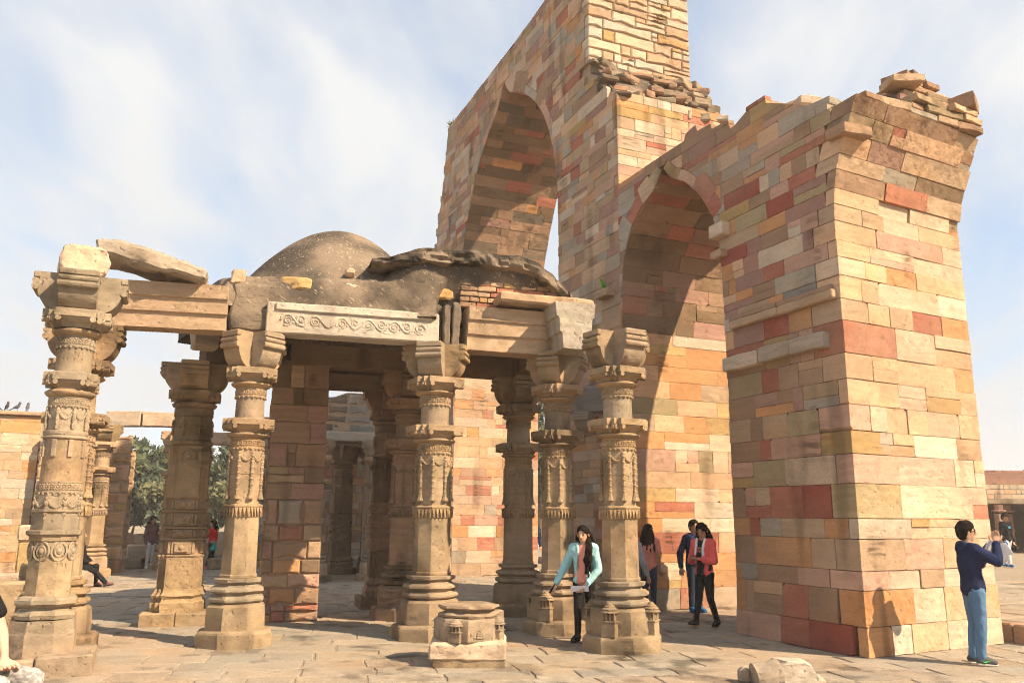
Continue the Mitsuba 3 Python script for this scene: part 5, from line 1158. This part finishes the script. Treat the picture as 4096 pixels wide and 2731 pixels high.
# boy on the right
BF = math.radians(-31)
k, tr, P = person('boy in a navy hoodie and blue jeans holding up a booklet and pointing', (9.42, 7.36), BF, 1.66, 'navy', 'denim', 'shoe_grey', female=False, skin='skin_a', lean=-.05, head_down=-.03,
    pose=dict(wrr=(.185, -.06, .855), elr=(.155, -.11, .725), wrl=(.175, .045, .83), ell=(.125, .12, .70), shl=(.01, .098, .80), shr=(.02, -.10, .80), knl=(-.0, .04, .285), anl=(-.035, .035, .045), tol=(.05, .05, .018), tor=(.085, -.05, .018)))
held('booklet', tr, cat_(card(V3(.165, -.01, .825), (1, .35, -.35), (.4, -.2, .8), .050, .042, .003), card(V3(.228, -.03, .805), (1, -.5, .3), (.5, .1, -.8), .036, .05, .003)), 'paper', 'open white booklet held up by the boy in navy', 'booklet')
emit(f'{k}__glasses', tr(cat_(torus(P['head'] + [.053, .023, .010], (1, .2, 0), .017, .0025, 14, 4), torus(P['head'] + [.053, -.023, .010], (1, -.2, 0), .017, .0025, 14, 4), cyl_between(P['head'] + [.05, -.04, .012], P['head'] + [-.005, -.058, .008], .0022, 5), cyl_between(P['head'] + [.05, .04, .012], P['head'] + [-.005, .058, .008], .0022, 5))), 'mat_cloth', mat='black_cloth', r=.4)
for s in (-1, 1):                                               # the green flash on each shoe
    a = P['an' + ('l' if s > 0 else 'r')]; sd = s * .0285
    emit(f'{k}__shoe_flash', tr((np.array([[-.005, 0, -.012], [.012, 0, -.022], [.055, 0, -.002], [.016, 0, -.013], [-.005, .004, -.012], [.012, .004, -.022], [.055, .004, -.002], [.016, .004, -.013]]) * [1, s, 1] + a + [0, sd, 0], np.array([[0, 1, 3], [1, 2, 3], [4, 7, 5], [5, 7, 6], [0, 4, 1], [1, 4, 5], [1, 5, 2], [2, 5, 6], [2, 6, 3], [3, 6, 7], [3, 7, 0], [0, 7, 4]]))), 'mat_cloth', mat='lime', r=.7)
# man in black walking on the raised court
k, tr, P = person('man in a black sweater, black cap and pale trousers walking on the raised court', (24.75, 18.0), toward(24.4, 18) + .9, 1.62, 'black_cloth', 'pale_cloth', 'blue_cloth', female=False, z=.25, skin='skin_b', pose=dict(knr=(.04, -.05, .28), anr=(.05, -.05, .05), tor=(.13, -.06, .02), knl=(-.05, .06, .28), anl=(-.17, .08, .05), tol=(-.08, .09, .02), wrr=(.06, -.14, .5)))
emit(f'{k}__cap', tr(fuse([flat(P['head'] + [0, 0, .04], .062, .06, .036), flat(P['head'] + [.06, 0, .03], .035, .045, .007)], 0, 0)), 'mat_cloth', mat='black_cloth', r=.3, smooth=True)
held('sunglasses', tr, cat_(torus(V3(.082, .016, .745), (1, 0, 0), .014, .006, 10, 5), torus(V3(.082, -.016, .745), (1, 0, 0), .014, .006, 10, 5)), 'lens', 'mirrored sunglasses hooked in the collar of the man in black', 'sunglasses')
held('coat', tr, fuse([hullof(ball((.02, .15, .52), .025), ball((-.02, .20, .34), .05), ball((.04, .17, .36), .03))], .03, 2), 'black_cloth', 'black coat carried over the arm of the man in black', 'coat', True)
held('cap_in_hand', tr, fuse([flat((.07, -.14, .445), .05, .04, .045)], 0, 0), 'blue_cloth', 'blue cap held in the hand of the man in black', 'cap', True)
# people in the back court
person('woman in white trousers and a brown top standing by the far ruins', (.62, 29.6), math.radians(-60), 1.62, 'mauve_cloth', 'pale_cloth', 'white_cloth', long_hair=.14, skin='skin_b')
person('woman in a yellow top standing beside the woman in white trousers', (.98, 29.9), math.radians(170), 1.56, 'yellow', 'pale_cloth', 'black_cloth', long_hair=.12, skin='skin_b')
k, tr, P = person('girl in a red top with a teal wrap tied round her waist', (2.42, 29.0), math.radians(150), 1.52, 'red_cloth', 'black_cloth', 'coral', long_hair=.12, skin='skin_b', pose=dict(wrl=(.14, .05, .74), ell=(.06, .13, .68), anl=(.08, .05, .05), tol=(.16, .06, .02), anr=(-.09, -.05, .05), tor=(0, -.06, .02)))
emit(f'{k}__waist_wrap', tr(fuse([hullof(flat((0, 0, .575), .075, .095, .03), flat((-.01, 0, .40), .085, .10, .03))], .03, 2)), 'mat_cloth', mat='teal', r=.6, smooth=True)
person('person in a grey blue top and black trousers facing the girl in red', (2.12, 29.3), math.radians(-20), 1.58, 'grey_cloth', 'black_cloth', 'black_cloth', long_hair=.08, skin='skin_b')
person('visitor in blue jeans and navy top seen in the gap beside the shaded slim pillar', (11.66, 24.5), math.radians(-100), 1.62, 'navy', 'denim_light', 'white_cloth', female=False, skin='skin_b')
person('second visitor in a dark jacket beside the one in blue jeans', (12.35, 26.1), math.radians(-80), 1.62, 'navy', 'denim_dark', 'black_cloth', female=False, skin='skin_b')
SEAT = dict(pelvis=(0, 0, .30), waist=(-.02, 0, .385), chest=(-.04, 0, .51), neck=(-.04, 0, .615), head=(-.03, 0, .705), shl=(-.04, .098, .585), shr=(-.04, -.098, .585), hpl=(.0, .05, .29), hpr=(.0, -.05, .29), ell=(.0, .13, .42), elr=(.0, -.13, .42), wrl=(.11, .07, .345), wrr=(.11, -.07, .345))
person('man in black trousers sitting with one leg stretched out, showing beside the left pillars', (-1.02, 22.95), math.radians(-12), 1.68, 'black_cloth', 'black_cloth', 'mauve_cloth', female=False, skin='skin_b', sole='black_cloth', pose=dict(SEAT, knr=(.20, -.05, .22), anr=(.37, -.05, .05), tor=(.46, -.05, .045), knl=(.19, .06, .28), anl=(.20, .06, .05), tol=(.29, .06, .02)))
# the visitor at the lower left corner, mostly out of the picture
k, tr, P = person('visitor with a bare arm and white knitted clothing sitting at the lower left corner', (-.80, 5.63), math.radians(-38), 1.64, 'black_cloth', 'white_knit', 'black_cloth', sleeves=.3, long_hair=.1, skin='skin_c', z=.34, hair='brown_hair',
    pose=dict(SEAT, elr=(.0, -.055, .475), wrr=(.145, -.055, .37), ell=(.03, .13, .43), wrl=(.15, .035, .355), knr=(.24, -.07, .29), anr=(.24, -.07, .06), tor=(.32, -.07, .03), knl=(.24, .07, .29), anl=(.24, .07, .06), tol=(.32, .07, .03)))
held('handbag', tr, fuse([hullof(ball((.085, .03, .40), .03), ball((.085, -.045, .40), .03), ball((.10, .03, .35), .03), ball((.10, -.04, .35), .03))], .03, 2), 'bag', 'dark handbag in the lap of the seated visitor', 'handbag', True)
emit(f'{k}__bracelet', tr(torus(P['wrr'] * .92 + P['elr'] * .08, P['wrr'] - P['elr'], .021, .004, 14, 5)), 'mat_cloth', mat='lime', r=.3, smooth=True)
lone('stone_bench', xf(block(-.35, .25, -.6, .6, 0, .72, 140, .03, .02), (-.95, 5.73, 0), math.radians(-38)), 'tan', .5, 'stone block under the seated visitor', 'stone block')
# birds
def bird(base, loc, rz, s, mat, label, group=None, beak='ochre'):
    k = tag(key_for(base), label, 'bird', group); pm = lambda m: xf((m[0] * s, m[1]), loc, rz)
    emit(k, pm(fuse([hullof(ball((0, 0, .5), .20), ball((-.25, 0, .38), .13), ball((.12, 0, .62), .16)), hullof(ball((.12, 0, .65), .14), ball((.2, 0, .92), .13)), hullof(ball((-.25, 0, .38), .08), ball((-.75, 0, .05), .05)), hullof(ball((.0, .06, .3), .03), ball((.02, .06, .03), .025)), hullof(ball((.0, -.06, .3), .03), ball((.02, -.06, .03), .025))], .06, 3)), 'mat_cloth', mat=mat, r=.5, smooth=True, numbered=False)
    emit(f'{k}__beak', pm(cyl_between((.3, 0, .92), (.42, 0, .86), .05, 6, .01)), 'mat_cloth', mat=beak, r=.5)
bird('parakeet', (8.36, 14.28, 6.22), math.radians(200), .22, 'parrot', 'bright green parakeet perched on the arch wall ledge', beak='red_cloth')
emit('tall_arch_wall__perch', block(8.3, 8.6, 14.05, 14.5, 6.05, 6.22, 150, .02, .02), mat='tan', r=.4, smooth=30)
for i, x in enumerate((-4.6, -4.25, -4.0, -3.7, -3.45, -3.2, -2.95, -2.2)): bird('pigeon', (x, 27.0 - .03 * (x + 9.5), 4.48 if x > -2.6 - .2 and False else (4.48 if x < -2.6 else 4.12)), i * 1.3, .26, 'slate_cloth', 'grey pigeon sitting on top of the sunlit wall' , 'pigeons on the sunlit wall')

# ---------------------------------------------------------------- ground
rng = np.random.default_rng(31)
tag(emit('ground', (np.array([[-400, -60, -.013], [500, -60, -.013], [500, 600, -.013], [-400, 600, -.013]], float), np.array([[0, 1, 2], [0, 2, 3]])), 'mat_earth'), 'bare sandy ground under and around the pavement', kind='structure')
tag('pavement', 'worn beige flagstone pavement', kind='structure')
ga = math.radians(-14); gc, gs = math.cos(ga), math.sin(ga)
cells = []
v = 2.0
while v < 46:
    h = rng.uniform(.42, .75); u = -24 + rng.uniform(0, .6)
    while u < 44:
        w = rng.uniform(.5, 1.25); x0, x1, y0, y1 = u, u + w, v, v + h; u += w
        cx, cy = (x0 + x1) / 2, (y0 + y1) / 2; X, Y = cx * gc - cy * gs, cx * gs + cy * gc
        depth = X * .4056 + Y * .914; side = X * .914 - Y * .4056
        if depth < 5.5 or abs(side) > .70 * depth + 1.5 or depth > 42: continue
        if XF + .4 < X < XB - .3 and 8.6 < Y < 26: 
            if not (10.7 < Y < 13.7 or 16.6 < Y < 23.4): continue
        if depth > 26 and not (X > 2 or Y > 20): continue
        g = rough_rect(x0, x1, y0, y1, rng, .03)
        if rng.random() < .25: g = affinity.skew(g, xs=rng.uniform(-6, 6))
        cells.append((depth, g))
    v += h
cells.sort(key=lambda c: c[0])
gm = lambda a, z, d: np.column_stack([a * gc - z * gs, a * gs + z * gc, -d])
slabs = []
for dep, g in cells:
    s = stone_solid(g, gm, rng.uniform(-.004, .004), .022, .007, rng.uniform(.002, .005), rng.normal(0, .002, 2), .001)
    if s: slabs.append((s, pick(rng, [('flag_a', 4), ('flag_b', 3), ('flag_c', 3), ('flag_d', 2)]), rng.uniform(.35, .75)))
for s, m, r in slabs[:295]: emit('pavement__flagstone', s, mat=m, r=r)
far = slabs[295:]
k = emit('pavement__far_flagstones', cat_(*[s[0] for s in far]), uv=np.vstack([uvconst(len(s[0][0]), s[1], s[2]) for s in far])); tag(k, kind='stuff')

# ---------------------------------------------------------------- the hazy winter air
scene['haze_air'] = {'type': 'homogeneous', 'albedo': 0.95, 'sigma_t': 0.0011}
scene['haze'] = {'type': 'cube', 'to_world': T().translate([50, 250, 9.5]).scale([470, 360, 10.6]), 'bsdf': {'type': 'null'}, 'interior': {'type': 'ref', 'id': 'haze_air'}}
scene['camera']['medium'] = {'type': 'ref', 'id': 'haze_air'}
tag('haze', 'thin pale winter haze over the whole site', 'haze', kind='stuff')
for k in ('low_arch_wall', 'tall_arch_wall'): labels[k]['kind'] = 'thing'
for k, e in labels.items():
    if e.get('category'): e.setdefault('kind', 'thing')
